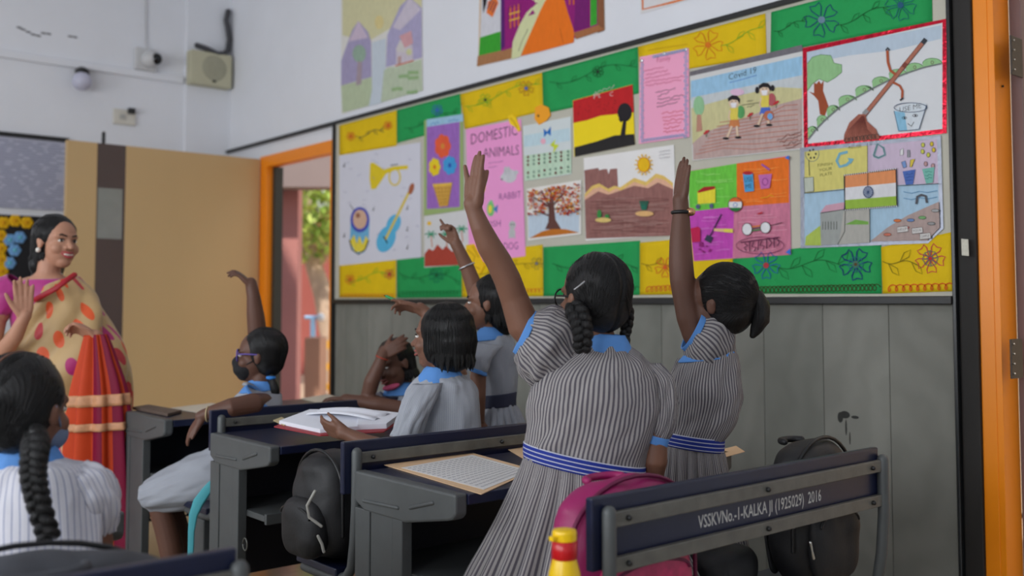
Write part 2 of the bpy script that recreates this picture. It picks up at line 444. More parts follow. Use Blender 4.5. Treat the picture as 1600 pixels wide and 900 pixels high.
for (px, py) in ((30, 43), (36, 46), (44, 50), (52, 54), (60, 56), (68, 52), (76, 53), (110, 57), (117, 58)):
    p = fpt(px, py); sc_.ell(p, ((.02, 0, 0), (0, .002, 0), (0, 0, .008)), 8)
obj('scuff_mark', sc_, pm('wall_scuff', s(120, 120, 124), .8), wall_front)

# ================================================================== outside the front doorway
def ext_box(name, pl, pr, pt, pb, d, mat, thick=.3, **k):
    """box whose camera-side face spans the given view at depth d"""
    a, b = at(pl, pt, d), at(pr, pt, d); zb = at((pl + pr) / 2, pb, d).z
    pts = [Vector((a.x, a.y, 0)), Vector((b.x, b.y, 0)), Vector((b.x, b.y, 0)) + FH * thick, Vector((a.x, a.y, 0)) + FH * thick]
    return obj(name, MB().prism([p + UP * zb for p in pts], (0, 0, a.z - zb)), mat, **k)
struct(slab('ground', (D + T, -3, -.2), (26, 34, -.03), pm('outdoor_paving', s(176, 150, 128), .8, 0, .15, 3)))
struct(slab('wall_corridor', (D + 2.3, -3, 0), (D + 2.5, 4.2, 3.4), pm('cream_corridor_plaster', s(206, 190, 168), .8, 0, .06, 3)))
M_PINK = pm('pink_red_painted_stone', s(190, 128, 122), .7, 0, .2, 2.5, .1, 30)
colm = ext_box('corridor_pillar', 440, 470, -40, 760, 9.6, M_PINK, .2)
tag(colm, 'pink painted corridor pillar outside the open doorway', 'pillar')
M_CONC = pm('corridor_beam_plaster', s(150, 134, 132), .8, 0, .08, 3)
tag(ext_box('corridor_beam', 380, 620, 100, 292, 9.3, M_CONC, .28), 'mauve grey corridor beam above the doorway view', 'beam')
tag(ext_box('brick_wall', 380, 640, 330, 760, 16.5, pm('red_brick_far', s(168, 92, 84), .85, 0, .25, 1.6, .3, 14), .3), 'red brick wall far behind the tree outside', 'wall')
tag(ext_box('planter_block', 476, 500, 528, 780, 10.6, pm('pale_brown_block', s(182, 140, 116), .8, 0, .12, 4), .4), 'pale brown stone block beside the pink pillar', 'block')
bl2 = thing('yellow_railing', 'railing with yellow bars seen through the doorway', 'railing', at(512, 640, 12.5))
for y0, y1 in ((533, 545), (568, 578), (600, 610)):
    ext_box('bar', 498, 540, y0, y1, 12.5, pm('yellow_rail_paint', s(236, 178, 60), .5), .08, parent=bl2)
ext_box('post', 494, 500, 525, 700, 12.5, pm('red_rail_post', s(150, 60, 60), .6), .1, parent=bl2)
ext_box('post', 536, 542, 525, 700, 12.5, MATS['red_rail_post'], .1, parent=bl2)
st = thing('blue_standpipe', 'light blue standpipe with a cross handle in the yard', 'pipe', at(489, 640, 11.5))
obj('pipe', MB().tube([at(489, 690, 11.5), at(489, 497, 11.5)], .03, 10), pm('light_blue_paint', s(150, 190, 226), .4), st, True)
obj('handle', MB().tube([at(478, 496, 11.5), at(500, 496, 11.5)], .022, 8), MATS['light_blue_paint'], st, True)
obj('knob', MB().sph(at(501, 496, 11.5), .05, 12), pm('white_knob', s(230, 236, 240), .3), st, True)
tr = thing('yard_tree', 'leafy green tree with a leaning pale trunk outside the door', 'tree', at(515, 700, 14))
tp = [at(x, y_, 14) for x, y_ in ((530, 640), (518, 520), (505, 460), (490, 415), (482, 380), (486, 300))]
tk = MB().tube(tp, [.2, .17, .14, .12, .1, .08], 12)
tk.tube([at(492, 420, 14), at(515, 380, 14.2), at(530, 330, 14.4)], [.09, .07, .05], 8)
obj('trunk', tk, pm('pale_bark', s(196, 172, 150), .85, 0, .3, 5, .5, 12), tr, True)
rl = random.Random(3); lf = MB()
M_L = [pm('leaf_green_%d' % i, s(*c), .55, 0, .2, 2) for i, c in enumerate([(176, 200, 92), (200, 216, 120), (140, 172, 74)])]
ctr = at(505, 330, 14)
for k in range(2600):
    while True:
        u = Vector((rl.uniform(-1, 1), rl.uniform(-1, 1), rl.uniform(-1, 1)))
        if u.length < 1 and u.length > .35: break
    p = ctr + RH * u.x * 1.1 + FH * u.y * 1.0 + UP * u.z * 0.95
    p += Vector((0, 0, .2))
    a = Vector((rl.gauss(0, 1), rl.gauss(0, 1), rl.gauss(0, 1))).normalized() * .085
    b = a.cross(Vector((rl.gauss(0, 1), rl.gauss(0, 1), rl.gauss(0, 1)))).normalized() * .04
    lf.add([p - a, p + b, p + a, p - b], [(0, 1, 2, 3)], M_L[k % 3])
o = obj('foliage', lf, None, tr); o['kind'] = 'stuff'
# ================================================================== drawings and paper on the right-hand wall
t4 = lambda x, y: (500 + x / 4, y / 4)
t5 = lambda x, y: (500 + x / 3, 180 + y / 3)
t6 = lambda x, y: (860 + x / 4.205, y / 4.205)
t7 = lambda x, y: (1180 + x / 3.81, y / 3.81)
t8 = lambda x, y: (860 + x / 3.213, 200 + y / 3.213)
t9 = lambda x, y: (1200 + x / 3.215, 200 + y / 3.215)
ta = lambda x, y: (1060 + x / 2.5705, 70 + y / 2.5705)
t1 = lambda x, y: (x, y)
_TXT = {}
def text_mesh(sx, off=-.012):
    if sx in _TXT: return _TXT[sx]
    cu = bpy.data.curves.new('lettering', 'FONT'); cu.body = sx; cu.resolution_u = 2; cu.offset = off
    o = bpy.data.objects.new('lettering', cu); COL.objects.link(o)
    me = bpy.data.meshes.new_from_object(o.evaluated_get(bpy.context.evaluated_depsgraph_get()))
    v = [(q.co.x, q.co.y) for q in me.vertices]; f = [tuple(p.vertices) for p in me.polygons]
    bpy.data.objects.remove(o); bpy.data.curves.remove(cu); bpy.data.meshes.remove(me)
    _TXT[sx] = (v, f); return v, f

class Draw:
    """flat pencil work lying on a sheet that hangs on the right-hand wall"""
    def __init__(self, T, off, seed=1, fade=0): self.fade = fade; self.T, self.off, self.mb, self.rd = T, off, MB(), random.Random(seed)
    def P(self, x, y): px, py = self.T(x, y); return wr(px, py, self.off)
    def up(self): self.off += .00009
    def poly(self, pts, col, var=.16):
        col = tuple(c + (.62 - c) * self.fade for c in col); self.up(); self.mb.add([self.P(*p) for p in pts], [tuple(range(len(pts)))], crayon(col, var)); return self
    def ell(self, cx, cy, rx, ry, col, n=18, a=0, var=.16):
        return self.poly([(cx + rx * math.cos(t) * math.cos(a) - ry * math.sin(t) * math.sin(a), cy + rx * math.cos(t) * math.sin(a) + ry * math.sin(t) * math.cos(a)) for t in [2 * math.pi * k / n for k in range(n)]], col, var)
    def line(self, pts, w, col, closed=False):
        self.up(); pts = list(pts) + ([pts[0]] if closed else [])
        vs, fs = [], []
        for i, (x, y) in enumerate(pts):
            x0, y0 = pts[max(0, i - 1)]; x1, y1 = pts[min(len(pts) - 1, i + 1)]
            dx, dy = x1 - x0, y1 - y0; l = math.hypot(dx, dy) or 1
            nx, ny = -dy / l * w / 2, dx / l * w / 2
            vs += [self.P(x + nx, y + ny), self.P(x - nx, y - ny)]
        for i in range(len(pts) - 1): fs.append((2 * i, 2 * i + 1, 2 * i + 3, 2 * i + 2))
        self.mb.add(vs, fs, crayon(col)); return self
    def ring(self, cx, cy, rx, ry, w, col, n=20):
        return self.line([(cx + rx * math.cos(2 * math.pi * k / n), cy + ry * math.sin(2 * math.pi * k / n)) for k in range(n)], w, col, True)
    def text(self, sx, x0, y0, x1, y1, h, col):
        v, f = text_mesh(sx); self.up()
        xs = [p[0] for p in v]; xa, xb = min(xs), max(xs)
        self.mb.add([self.P(x0 + (p[0] - xa) / (xb - xa) * (x1 - x0), y0 + (p[0] - xa) / (xb - xa) * (y1 - y0) - p[1] / .72 * h) for p in v], f, crayon(col)); return self
    def scribble(self, x0, y0, x1, y1, amp, w, col, step=None):
        n = max(4, int(math.hypot(x1 - x0, y1 - y0) / (step or amp * .8)))
        return self.line([(x0 + (x1 - x0) * k / n, y0 + (y1 - y0) * k / n + self.rd.uniform(-amp, amp)) for k in range(n + 1)], w, col)
    def hatch(self, pts_box, n, w, col):                # loose pencil strokes inside x0,y0,x1,y1
        x0, y0, x1, y1 = pts_box
        for k in range(n):
            l = (x1 - x0) * .18; x, y = self.rd.uniform(x0 + l, x1 - l), self.rd.uniform(y0, y1)
            self.line([(x - l, y + self.rd.uniform(-2, 6)), (x, y + self.rd.uniform(-4, 4)), (x + l, y - self.rd.uniform(-2, 6))], w, col)
        return self
    def vine(self, x0, y0, x1, y1, amp, w, col, leaves=5, ls=14):
        pts = [(x0 + (x1 - x0) * t, y0 + (y1 - y0) * t + amp * math.sin(t * 7)) for t in [k / 24 for k in range(25)]]
        self.line(pts, w, col)
        for k in range(leaves):
            x, y = pts[int((k + .5) * 24 / leaves)]; sg = -1 if k % 2 else 1
            a = sg * 1.0 + .2
            self.line([(x, y), (x + ls * .35, y + sg * ls * .75), (x + ls * .9, y + sg * ls * 1.0), (x + ls * .75, y + sg * ls * .4), (x, y)], w * .8, col)
        return self
    def flower(self, cx, cy, r, w, col, ccol, petals=5, rot=.3):
        for k in range(petals):
            a = rot + k * 2 * math.pi / petals
            q = [(cx + r * rr * math.cos(a + da), cy + r * rr * math.sin(a + da)) for rr, da in ((.22, -.2), (.75, -.42), (1.0, -.3), (.86, 0), (1.0, .3), (.75, .42), (.22, .2))]
            self.line(q, w, col)
        return self.ell(cx, cy, r * .2, r * .2, ccol)
    def loops(self, x0, y0, x1, y1, r, w, col, n):
        pts = []
        for k in range(n * 8 + 1):
            t = k / (n * 8); a = t * n * 2 * math.pi
            pts.append((x0 + (x1 - x0) * t + r * .8 * math.cos(a), y0 + (y1 - y0) * t + r * math.sin(a)))
        return self.line(pts, w, col)
    def done(self, parent, name='drawing'): return obj(name, self.mb, None, parent)

def sheet(name, label, cat, pts, col, off, T=t1, thick=.0009, group=None, var=.03, crepe=False, rough=.7):
    """a sheet of paper pinned to the wall, as its own thing; returns (thing, paper surface offset)"""
    P = [wr(*T(*p), off) for p in pts]
    c = sum(P, Vector()) / len(P); zb = min(p.z for p in P)
    th = thing(name, label, cat, (D - off, c.y, zb), group)
    mb = MB()
    if crepe:
        n = 12; gx = []
        for j in range(n + 1):
            for i in range(n + 1):
                a = P[0].lerp(P[1], i / n); b = P[3].lerp(P[2], i / n); q = a.lerp(b, j / n)
                w = noise.noise(Vector((q.y * 9, q.z * 9, 3.1))) * .0016
                gx.append(q + Vector((-abs(w), 0, 0)))
        mb.add(gx, [(j * (n + 1) + i, j * (n + 1) + i + 1, (j + 1) * (n + 1) + i + 1, (j + 1) * (n + 1) + i) for j in range(n) for i in range(n)])
    else:
        mb.prism(P, (thick, 0, 0))
    m = pm('paper_%02x%02x%02x%s' % (*[int(q * 255) for q in col], 'c' if crepe else ''), col, rough, 0, var if not crepe else .1, 14, .12 if not crepe else .35, 45, spec=.25)
    o = obj('paper', mb, m, th, smooth=crepe, solid=.0008 if crepe else 0)
    return th, off + .0003 + (.002 if crepe else 0)

K = 1.0
GREEN, YELLOW = s(36, 158, 84, K), s(228, 192, 14, K)
INK, GBLK, RED, BRN, BLU = s(40, 36, 40), s(60, 64, 60), s(196, 50, 60), s(140, 74, 52), s(60, 110, 190)
DKG = s(24, 100, 50)
# ---- green and yellow crepe paper border, each piece its own
GT, GB = 'crepe papers along the top of the board', 'crepe papers along the foot of the board'
border = [
 ('y', [(530,196),(620,172),(620,228),(530,243)], GT, 'yellow crepe paper above the musical instruments drawing'),
 ('g', [(620,172),(720,146),(721,196),(620,224)], GT, 'green crepe paper above the flower cone drawing'),
 ('y', [(719,147),(847,113),(849,174),(726,202)], GT, 'yellow crepe paper above the pink animals chart'),
 ('g', [(847,113),(997,73),(998,146),(849,178)], GT, 'green crepe paper above the red and yellow sunset picture'),
 ('y', [(997,73),(1196,21),(1198,88),(1000,120)], GT, 'yellow crepe paper with an orange flower above the boy and girl picture'),
 ('g', [(1205,19),(1456,-46),(1457,34),(1204,84)], GT, 'green crepe paper with a blue outlined flower above the broom picture'),
 ('y', [(530,414),(619,405),(619,466),(530,465)], GB, 'yellow crepe paper under the musical instruments drawing'),
 ('g', [(620,405),(722,396),(722,465),(620,466)], GB, 'green crepe paper under the palm tree drawing'),
 ('y', [(722,398),(848,382),(849,463),(722,465)], GB, 'yellow crepe paper under the pink animals chart'),
 ('g', [(849,386),(1000,376),(1000,461),(849,463)], GB, 'green crepe paper under the autumn tree drawing'),
 ('y', [(1000,379),(1145,366),(1145,459),(1000,461)], GB, 'yellow crepe paper under the brown hills drawing'),
 ('g', [(1145,400),(1377,372),(1378,459),(1145,459)], GB, 'green crepe paper with a dark blue flower under the silver edged poster'),
 ('y', [(1377,386),(1490,362),(1491,455),(1379,459)], GB, 'yellow crepe paper with a red flower beside the black post'),
]
deco = {}
for i, (c, pts, g, lb) in enumerate(border):
    th, so = sheet('crepe_paper', lb, 'paper', pts, GREEN if c == 'g' else YELLOW, .0190 + .0001 * i, group=g, crepe=True)
    deco[i] = (th, so)
def dd(i, T=t1): return Draw(T, deco[i][1], i)
OR_ = s(214, 96, 40); LG = s(130, 180, 40)
dd(0).vine(555, 212, 600, 204, 4, .9, GBLK, 4, 7).flower(548, 213, 7, 1, OR_, OR_).flower(606, 196, 7, 1, OR_, OR_).done(deco[0][0])
dd(1).vine(632, 200, 715, 174, 4, .9, DKG, 6, 8).flower(683, 172, 9, 1, BLU, BLU).done(deco[1][0])
dd(2).vine(725, 166, 845, 128, 5, 1, LG, 8, 9).flower(758, 156, 10, 1, LG, INK).flower(822, 138, 12, 1.1, s(180, 120, 40), BLU).done(deco[2][0])
dd(3).vine(858, 128, 995, 100, 7, 1, DKG, 6, 10).flower(934, 112, 9, 1.2, DKG, INK, 6).done(deco[3][0])
dd(4, t6).flower(1035, 295, 100, 5, s(214, 110, 26), s(220, 120, 30), 5, .1).vine(1120, 300, 1400, 170, 12, 4, LG, 4, 55).line([(640, 330), (760, 310), (900, 290)], 4, s(200, 160, 20)).done(deco[4][0])
dd(5, t7).flower(395, 118, 105, 6, s(30, 60, 110), s(110, 140, 160), 5, .5).vine(110, 185, 300, 120, 12, 4, DKG, 4, 34).vine(480, 150, 800, 30, 14, 4, DKG, 5, 52).flower(865, 30, 95, 5, s(30, 110, 110), s(40, 90, 120), 6).done(deco[5][0])
dd(6, t5).vine(120, 770, 340, 740, 14, 3, LG, 6, 26).flower(140, 770, 24, 3, OR_, OR_).flower(325, 745, 24, 3, RED, RED).loops(100, 845, 350, 845, 8, 2, OR_, 16).done(deco[6][0])
dd(7, t5).vine(370, 740, 655, 770, 18, 3, DKG, 7, 26).flower(545, 750, 36, 3, s(20, 120, 90), DKG).loops(370, 835, 655, 830, 9, 2, DKG, 18).done(deco[7][0])
dd(8, t5).vine(700, 745, 1040, 690, 10, 3, s(150, 120, 20), 6, 28).flower(1015, 695, 30, 2.4, s(140, 130, 60), s(90, 100, 130)).loops(860, 825, 1040, 820, 9, 2, OR_, 10).done(deco[8][0])
dd(9, t8).vine(10, 680, 440, 690, 22, 4, DKG, 7, 36).loops(30, 815, 440, 805, 10, 3, DKG, 18).done(deco[9][0])
dd(10, t8).vine(455, 680, 600, 690, 6, 4, s(150, 120, 20), 3, 34).flower(575, 700, 52, 4, OR_, OR_).loops(480, 810, 640, 800, 14, 4, OR_, 7).done(deco[10][0])
dd(11, t9).vine(20, 690, 380, 680, 20, 4, DKG, 6, 60).flower(440, 685, 82, 6, s(24, 40, 110), s(120, 120, 50), 5, .2).flower(440, 685, 40, 4, s(40, 120, 120), s(90, 70, 40), 8).loops(-150, 815, 550, 800, 17, 4, s(60, 70, 30), 34).flower(-10, 690, 70, 4, s(40, 90, 170), s(180, 60, 70)).done(deco[11][0])
dd(12, t9).flower(815, 655, 76, 5, s(200, 50, 70), s(196, 40, 50), 5, .2).flower(815, 655, 40, 4, s(90, 110, 110), s(196, 40, 50), 8).vine(575, 670, 750, 680, 10, 4, s(120, 110, 20), 3, 60).loops(600, 805, 920, 795, 17, 5, s(220, 80, 30), 9).done(deco[12][0])

WH = s(222, 222, 222)
PG = 'pupils drawings on the pin board'
# ---- musical instruments
th, so = sheet('drawing_sheet', 'white sheet with a trumpet, drum and blue guitar drawn on it', 'drawing', [(530,243),(657,222),(658,402),(530,415)], s(206, 206, 216, .9), .0212, group=PG)
d = Draw(t5, so, 21)
d.poly([(235,225),(250,222),(300,255),(345,240),(412,235),(412,252),(350,258),(310,275),(262,345),(240,348),(232,300)], s(226,200,40))
d.ring(350, 290, 26, 38, 7, s(226,200,40)); d.line([(330,235),(365,230)], 4, GBLK)
d.done(th, 'drawn_trumpet'); d = Draw(t5, so, 121)
d.poly([(143,490),(232,490),(228,600),(205,645),(165,648),(140,600)], s(110,176,214)); d.poly([(140,590),(160,560),(172,600),(185,565),(200,605),(215,565),(230,590),(205,640),(165,642)], s(230,210,70))
d.line([(138,585),(150,630),(180,652),(212,630),(228,585)], 6, INK); d.ell(187, 490, 45, 60, s(70,80,180)); d.ell(187, 488, 33, 46, s(214,176,150)); d.ell(178, 470, 10, 12, s(150,100,80)); d.line([(140,418),(160,448)], 3, INK)
d.done(th, 'drawn_drum'); d = Draw(t5, so, 122)
d.ell(345, 510, 32, 48, s(90,180,220), a=.4); d.ell(310, 580, 42, 66, s(90,180,220), a=.4); d.line([(305,585),(425,345)], 11, s(222,196,70)); d.ell(428, 345, 12, 28, s(170,100,70), a=.3); d.line([(298,568),(316,600)], 6, INK)
d.done(th, 'drawn_guitar'); d = Draw(t5, so, 123)
for k in range(26):
    x, y = d.rd.uniform(105, 455), d.rd.uniform(180, 690)
    d.scribble(x, y, x + 16, y - 2, 6, 1.6, s(150, 150, 176), 4)
for x, y in ((250,445),(408,440),(408,540),(408,625),(112,240),(112,570)): d.line([(x, y), (x + 4, y - 18)], 2.4, INK); d.ell(x, y, 4, 3, INK)
d.done(th, 'drawn_notes')['kind'] = 'stuff'
# ---- flowers in a cone
th, so = sheet('drawing_sheet', 'purple drawing of three flowers in a cone on green card', 'drawing', [(663,188),(723,178),(724,328),(662,337)], s(150,172,110,.9), .0215, group=PG)
d = Draw(t5, so, 22)
d.poly([(500,35),(655,8),(655,430),(500,440)], s(158,108,190), .25); d.poly([(500,20),(670,-6),(672,28),(500,55)], s(160,200,224)); d.scribble(520, 42, 560, 36, 6, 3, BLU, 6); d.scribble(600, 26, 650, 18, 6, 3, BLU, 6)
def blob_flower(d, cx, cy, rx, ry, col, cc, n=7):
    for k in range(n):
        a = k * 2 * math.pi / n; d.ell(cx + rx * .62 * math.cos(a), cy + ry * .62 * math.sin(a), rx * .42, ry * .42, col, 10)
    d.ell(cx, cy, rx * .5, ry * .5, col, 12); d.ell(cx, cy, rx * .25, ry * .25, cc, 10)
blob_flower(d, 575, 145, 38, 56, s(232,96,60), s(220,140,60)); blob_flower(d, 537, 243, 27, 42, s(236,208,40), s(220,110,40)); blob_flower(d, 608, 235, 32, 44, s(70,160,220), s(50,90,180))
d.poly([(527,322),(620,315),(600,425),(560,430)], s(216,168,76)); d.line([(530,330),(618,323)], 6, s(240,200,80))
for k in range(5): d.line([(535 + k * 18, 335), (560 + k * 9, 425)], 1.8, s(176,120,40)); d.line([(533 + k * 5, 345 + k * 17), (616 - k * 4, 340 + k * 17)], 1.8, s(176,120,40))
d.done(th)
# ---- palms
th, so = sheet('drawing_sheet', 'drawing of green palm trees over red-brown sand', 'drawing', [(663,338),(736,327),(734,413),(663,418)], s(206,206,206,.9), .0213, group=PG)
d = Draw(t5, so, 23)
d.poly([(490,650),(510,625),(530,635),(550,605),(575,630),(590,612),(620,640),(650,620),(690,640),(690,700),(490,710)], s(176,70,54)); d.ell(512, 507, 10, 10, s(236,190,60))
for x, y in ((520, 560), (663, 535), (590, 560)):
    d.line([(x, y), (x + 6, y + 60)], 4, s(200,120,80))
    for a in range(6): d.line([(x, y), (x + 20 * math.cos(a * 1.05), y + 12 * math.sin(a * 1.05) - 5), (x + 28 * math.cos(a * 1.05), y + 18 * math.sin(a * 1.05))], 6, s(40,150,110))
d.done(th)
# ---- domestic animals
th, so = sheet('animal_chart', 'pink chart lettered domestic animals with rabbit, fish and dog', 'chart', [(728,202),(814,186),(821,400),(733,412)], s(228,150,200,.85), .0218, group=PG)
d = Draw(t5, so, 24); PU = s(90, 30, 110)
for q in (('DOMESTIC', 708, 138, 925, 92, 52, s(44,40,60)), ('ANIMALS', 765, 200, 932, 185, 48, s(44,40,60)), ('RABBIT', 840, 398, 942, 385, 32, PU), ('FISH', 785, 525, 846, 520, 30, PU), ('DOG', 862, 632, 928, 628, 36, PU)): Draw(t5, so, 24).text(*q).done(th, 'lettering')
d.scribble(790, 225, 858, 215, 3, 1.6, PU, 4); d.scribble(790, 245, 830, 240, 3, 1.6, PU, 4)
d.done(th, 'small_writing')['kind'] = 'stuff'; d = Draw(t5, so, 124)
d.ell(888, 285, 34, 32, s(205,205,210)); d.ell(862, 292, 16, 16, s(210,210,214)); d.ell(870, 258, 8, 18, s(196,196,200)); d.ell(884, 256, 7, 16, s(196,196,200)); d.ell(852, 300, 4, 4, INK); d.ell(918, 268, 12, 10, s(200,200,205))
d.done(th, 'drawn_rabbit'); d = Draw(t5, so, 125)
d.ell(800, 440, 18, 34, s(120,200,120)); d.poly([(812,440),(834,418),(830,460)], s(70,130,190)); d.ell(797, 440, 9, 20, s(240,220,80)); d.poly([(790,408),(805,395),(812,415)], s(130,205,140))
d.done(th, 'drawn_fish'); d = Draw(t5, so, 126)
d.ell(902, 515, 16, 20, s(190,190,190)); d.ell(900, 552, 16, 24, s(196,196,196)); d.line([(890,560),(886,578)], 6, s(190,190,190)); d.line([(910,560),(914,578)], 6, s(190,190,190)); d.ell(896, 512, 3, 3, INK); d.ell(907, 512, 3, 3, INK)
d.done(th, 'drawn_dog'); d = Draw(t5, so, 127)
d.ell(768, 300, 14, 30, s(226,226,230)); d.ell(765, 338, 10, 22, s(236,196,50)); d.line([(757,332),(773,330)], 5, INK); d.line([(757,344),(773,342)], 5, INK); d.scribble(750, 395, 772, 390, 4, 2, PU, 5)
d.done(th)
# ---- counting sheet
th, so = sheet('drawing_sheet', 'pale counting sheet with rows of dots and a blue bow', 'drawing', [(817,197),(892,182),(893,272),(820,283)], s(206,214,214,.9), .0220, group=PG)
d = Draw(t5, so, 25)
d.poly([(958,190),(1178,160),(1178,272),(962,308)], s(196,222,196)); d.poly([(955,95),(1170,60),(1172,120),(956,150)], s(196,220,228))
d.poly([(1048,62),(1064,78),(1082,52),(1082,98),(1066,84),(1050,104)], s(30,110,190)); d.ell(1046, 122, 12, 14, s(240,180,196)); d.poly([(1078,140),(1105,112),(1098,135),(1120,140),(1092,178),(1096,152)], s(206,220,60))
DK = s(110,40,40)
for k, x in enumerate((975,1002,1026,1052,1078,1104,1130,1162)):
    y = 218 - (x - 975) * .14
    for j in range(3): d.ell(x, y - 22 + j * 18, 5, 7, DK if k % 2 == 0 else s(120,150,130), 8)
    y2 = 282 - (x - 975) * .15
    for j in range(2): d.ell(x, y2 - 12 + j * 20, 5, 7, DK if (k + j) % 3 == 0 else s(130,160,140), 8)
d.done(th)
# ---- autumn tree
th, so = sheet('drawing_sheet', 'drawing of an autumn tree with red and orange leaves', 'drawing', [(823,295),(908,281),(908,366),(825,376)], s(224,222,216,.9), .0222, group=PG)
d = Draw(t5, so, 26)
d.poly([(975,470),(1215,440),(1215,548),(978,575)], s(196,212,226)); d.poly([(980,577),(1040,545),(1090,532),(1150,534),(1215,550)], s(196,116,40)); TB = s(104,68,60)
d.poly([(1055,535),(1070,500),(1072,440),(1066,410),(1096,408),(1100,450),(1104,490),(1130,533)], TB)
for q in ([(1070,430),(1040,405),(1000,385)],[(1072,470),(1030,455),(1000,452)],[(1080,415),(1085,370),(1075,340)],[(1095,420),(1120,390),(1150,360)],[(1100,440),(1150,432),(1190,428)],[(1090,412),(1100,370),(1120,335)],[(1072,425),(1050,380),(1040,360)]): d.line(q, 8, TB)
for k in range(330):
    x = d.rd.uniform(975, 1215); ytop = 352 - (x - 975) * .14; ybot = (470 if x < 1060 or x > 1110 else 400) - (x - 975) * .06
    if x > 1060: ybot += 10
    d.ell(x, d.rd.uniform(ytop, ybot), 4.4, 5, d.rd.choice([s(190,60,50), s(220,120,40), s(226,170,60), s(150,50,60), s(214,90,50)]), 6)
d.done(th)
# ---- sunset
th, so = sheet('sunset_painting', 'red and yellow sunset painting with a black tree silhouette', 'drawing', [(895,157),(988,132),(992,226),(897,245)], s(240,206,30,.85), .0224, group=PG)
d = Draw(t6, so, 27)
d.poly([(148,662),(540,556),(548,738),(330,760),(240,790),(150,808)], s(196,36,40), .2); d.poly([(158,968),(300,930),(420,890),(550,880),(556,950),(160,1030)], s(44,42,42)); d.poly([(455,915),(478,790),(500,790),(490,915)], s(40,38,40))
d.ell(488, 738, 48, 62, s(40,38,40)); d.poly([(445,780),(462,805),(500,780)], s(40,38,40))
for k in range(24): d.ell(d.rd.uniform(165, 430), d.rd.uniform(660, 760), 4, 3, s(130,20,30), 6)
SV = s(225, 210, 205)
d.scribble(290, 610, 420, 570, 16, 3, SV, 10); d.text('Pt', 285, 650, 330, 640, 36, SV); d.text('C', 390, 635, 412, 630, 30, SV)
d.done(th)
# ---- poem
th, so = sheet('poem_sheet', 'pink sheet of handwritten verse with a blue chain border', 'poster', [(1000,89),(1076,75),(1077,214),(998,225)], s(232,160,190,.85), .0226, group=PG)
d = Draw(t6, so, 28); RP = s(190, 50, 90)
d.text('Family', 700, 412, 788, 395, 36, RP)
for k, (x0, x1, c) in enumerate(((615,745,RP),(625,770,RP),(622,790,RP),(620,880,RP),(625,860,RP))): d.scribble(x0, 470 + k * 24, x1, 452 + k * 24 - (x1 - x0) * .1, 7, 3, c, 6)
for k, (x0, x1) in enumerate(((690,820),(705,780),(705,875),(700,850),(700,835))): d.scribble(x0, 610 + k * 23, x1, 590 + k * 23 - (x1 - x0) * .08, 7, 3, INK, 6)
for k, (x0, x1) in enumerate(((730,880),(735,870),(740,880),(745,860),(745,850),(742,880))): d.scribble(x0, 745 + k * 25, x1, 728 + k * 25, 7, 3, s(214,60,60), 6)
CB = s(110,176,214)
for k in range(22): d.ring(600 + (k % 2) * 4, 400 + k * 25, 8, 9, 4, CB, 8); d.ring(892 - (k % 2) * 6, 350 + k * 26, 8, 9, 4, CB, 8)
for k in range(12): d.ring(680 + k * 18, 372 - k * 4, 8, 8, 4, CB, 8); d.ring(625 + k * 22, 920 - k * 3, 9, 8, 4, CB, 8)
d.done(th)
for x, y in ((745, 352), (890, 325), (597, 398)):
    px, py = t6(x, y); pn = MB(); pn.ell(wr(px, py, so + .004), ((.003, 0, 0), (0, .008, 0), (0, 0, .008)), 10)
    obj('pin', pn, pm('silver_pin', s(220, 220, 220), .2, .8), th)
# ---- brown hills
th, so = sheet('drawing_sheet', 'crayon drawing of brown hills, a fort and a yellow sun', 'drawing', [(912,247),(1053,226),(1057,367),(915,376)], s(226,224,222,.9), .0221, group=PG)
d = Draw(t8, so, 29); HB = s(150,104,98)
d.poly([(170,212),(240,200),(245,212),(268,206),(285,206),(292,232),(300,206),(335,203),(340,300),(175,330)], HB, .3)
d.poly([(172,330),(210,290),(245,278),(290,305),(320,290),(350,298),(420,250),(480,270),(530,228),(570,240),(615,275),(620,540),(178,556)], s(232,196,110))
d.poly([(172,348),(215,305),(250,296),(295,322),(330,302),(355,315),(420,270),(480,290),(530,250),(575,262),(617,295),(620,540),(178,556)], s(230,180,150))
d.poly([(172,362),(240,318),(290,335),(340,318),(420,290),(490,302),(540,274),(617,308),(620,540),(178,556)], HB, .35)
for k in range(70): d.hatch((190, 350, 600, 540), 1, 3, s(170,130,122) if k % 2 else s(128,82,78))
d.ell(468, 184, 30, 36, s(240,190,30)); d.ring(468, 184, 30, 36, 5, s(224,150,20))
for k in range(14): a = k * math.pi / 7; d.line([(468 + 34 * math.cos(a), 184 + 40 * math.sin(a)), (468 + 46 * math.cos(a), 184 + 54 * math.sin(a))], 6, s(236,190,50))
d.ell(245, 434, 11, 24, s(60,140,70)); d.ell(284, 445, 11, 12, s(60,140,70)); d.ell(265, 462, 40, 12, s(224,196,120)); d.ell(472, 430, 46, 14, s(226,180,120))
for dx in (-16, -6, 4, 14): d.line([(470 + dx * .5, 412), (470 + dx * 1.3, 365)], 8, s(40,110,90))
for k in range(3): d.scribble(545, 120 + k * 16, 600, 112 + k * 16, 4, 1.8, s(120,120,130), 5)
d.done(th)
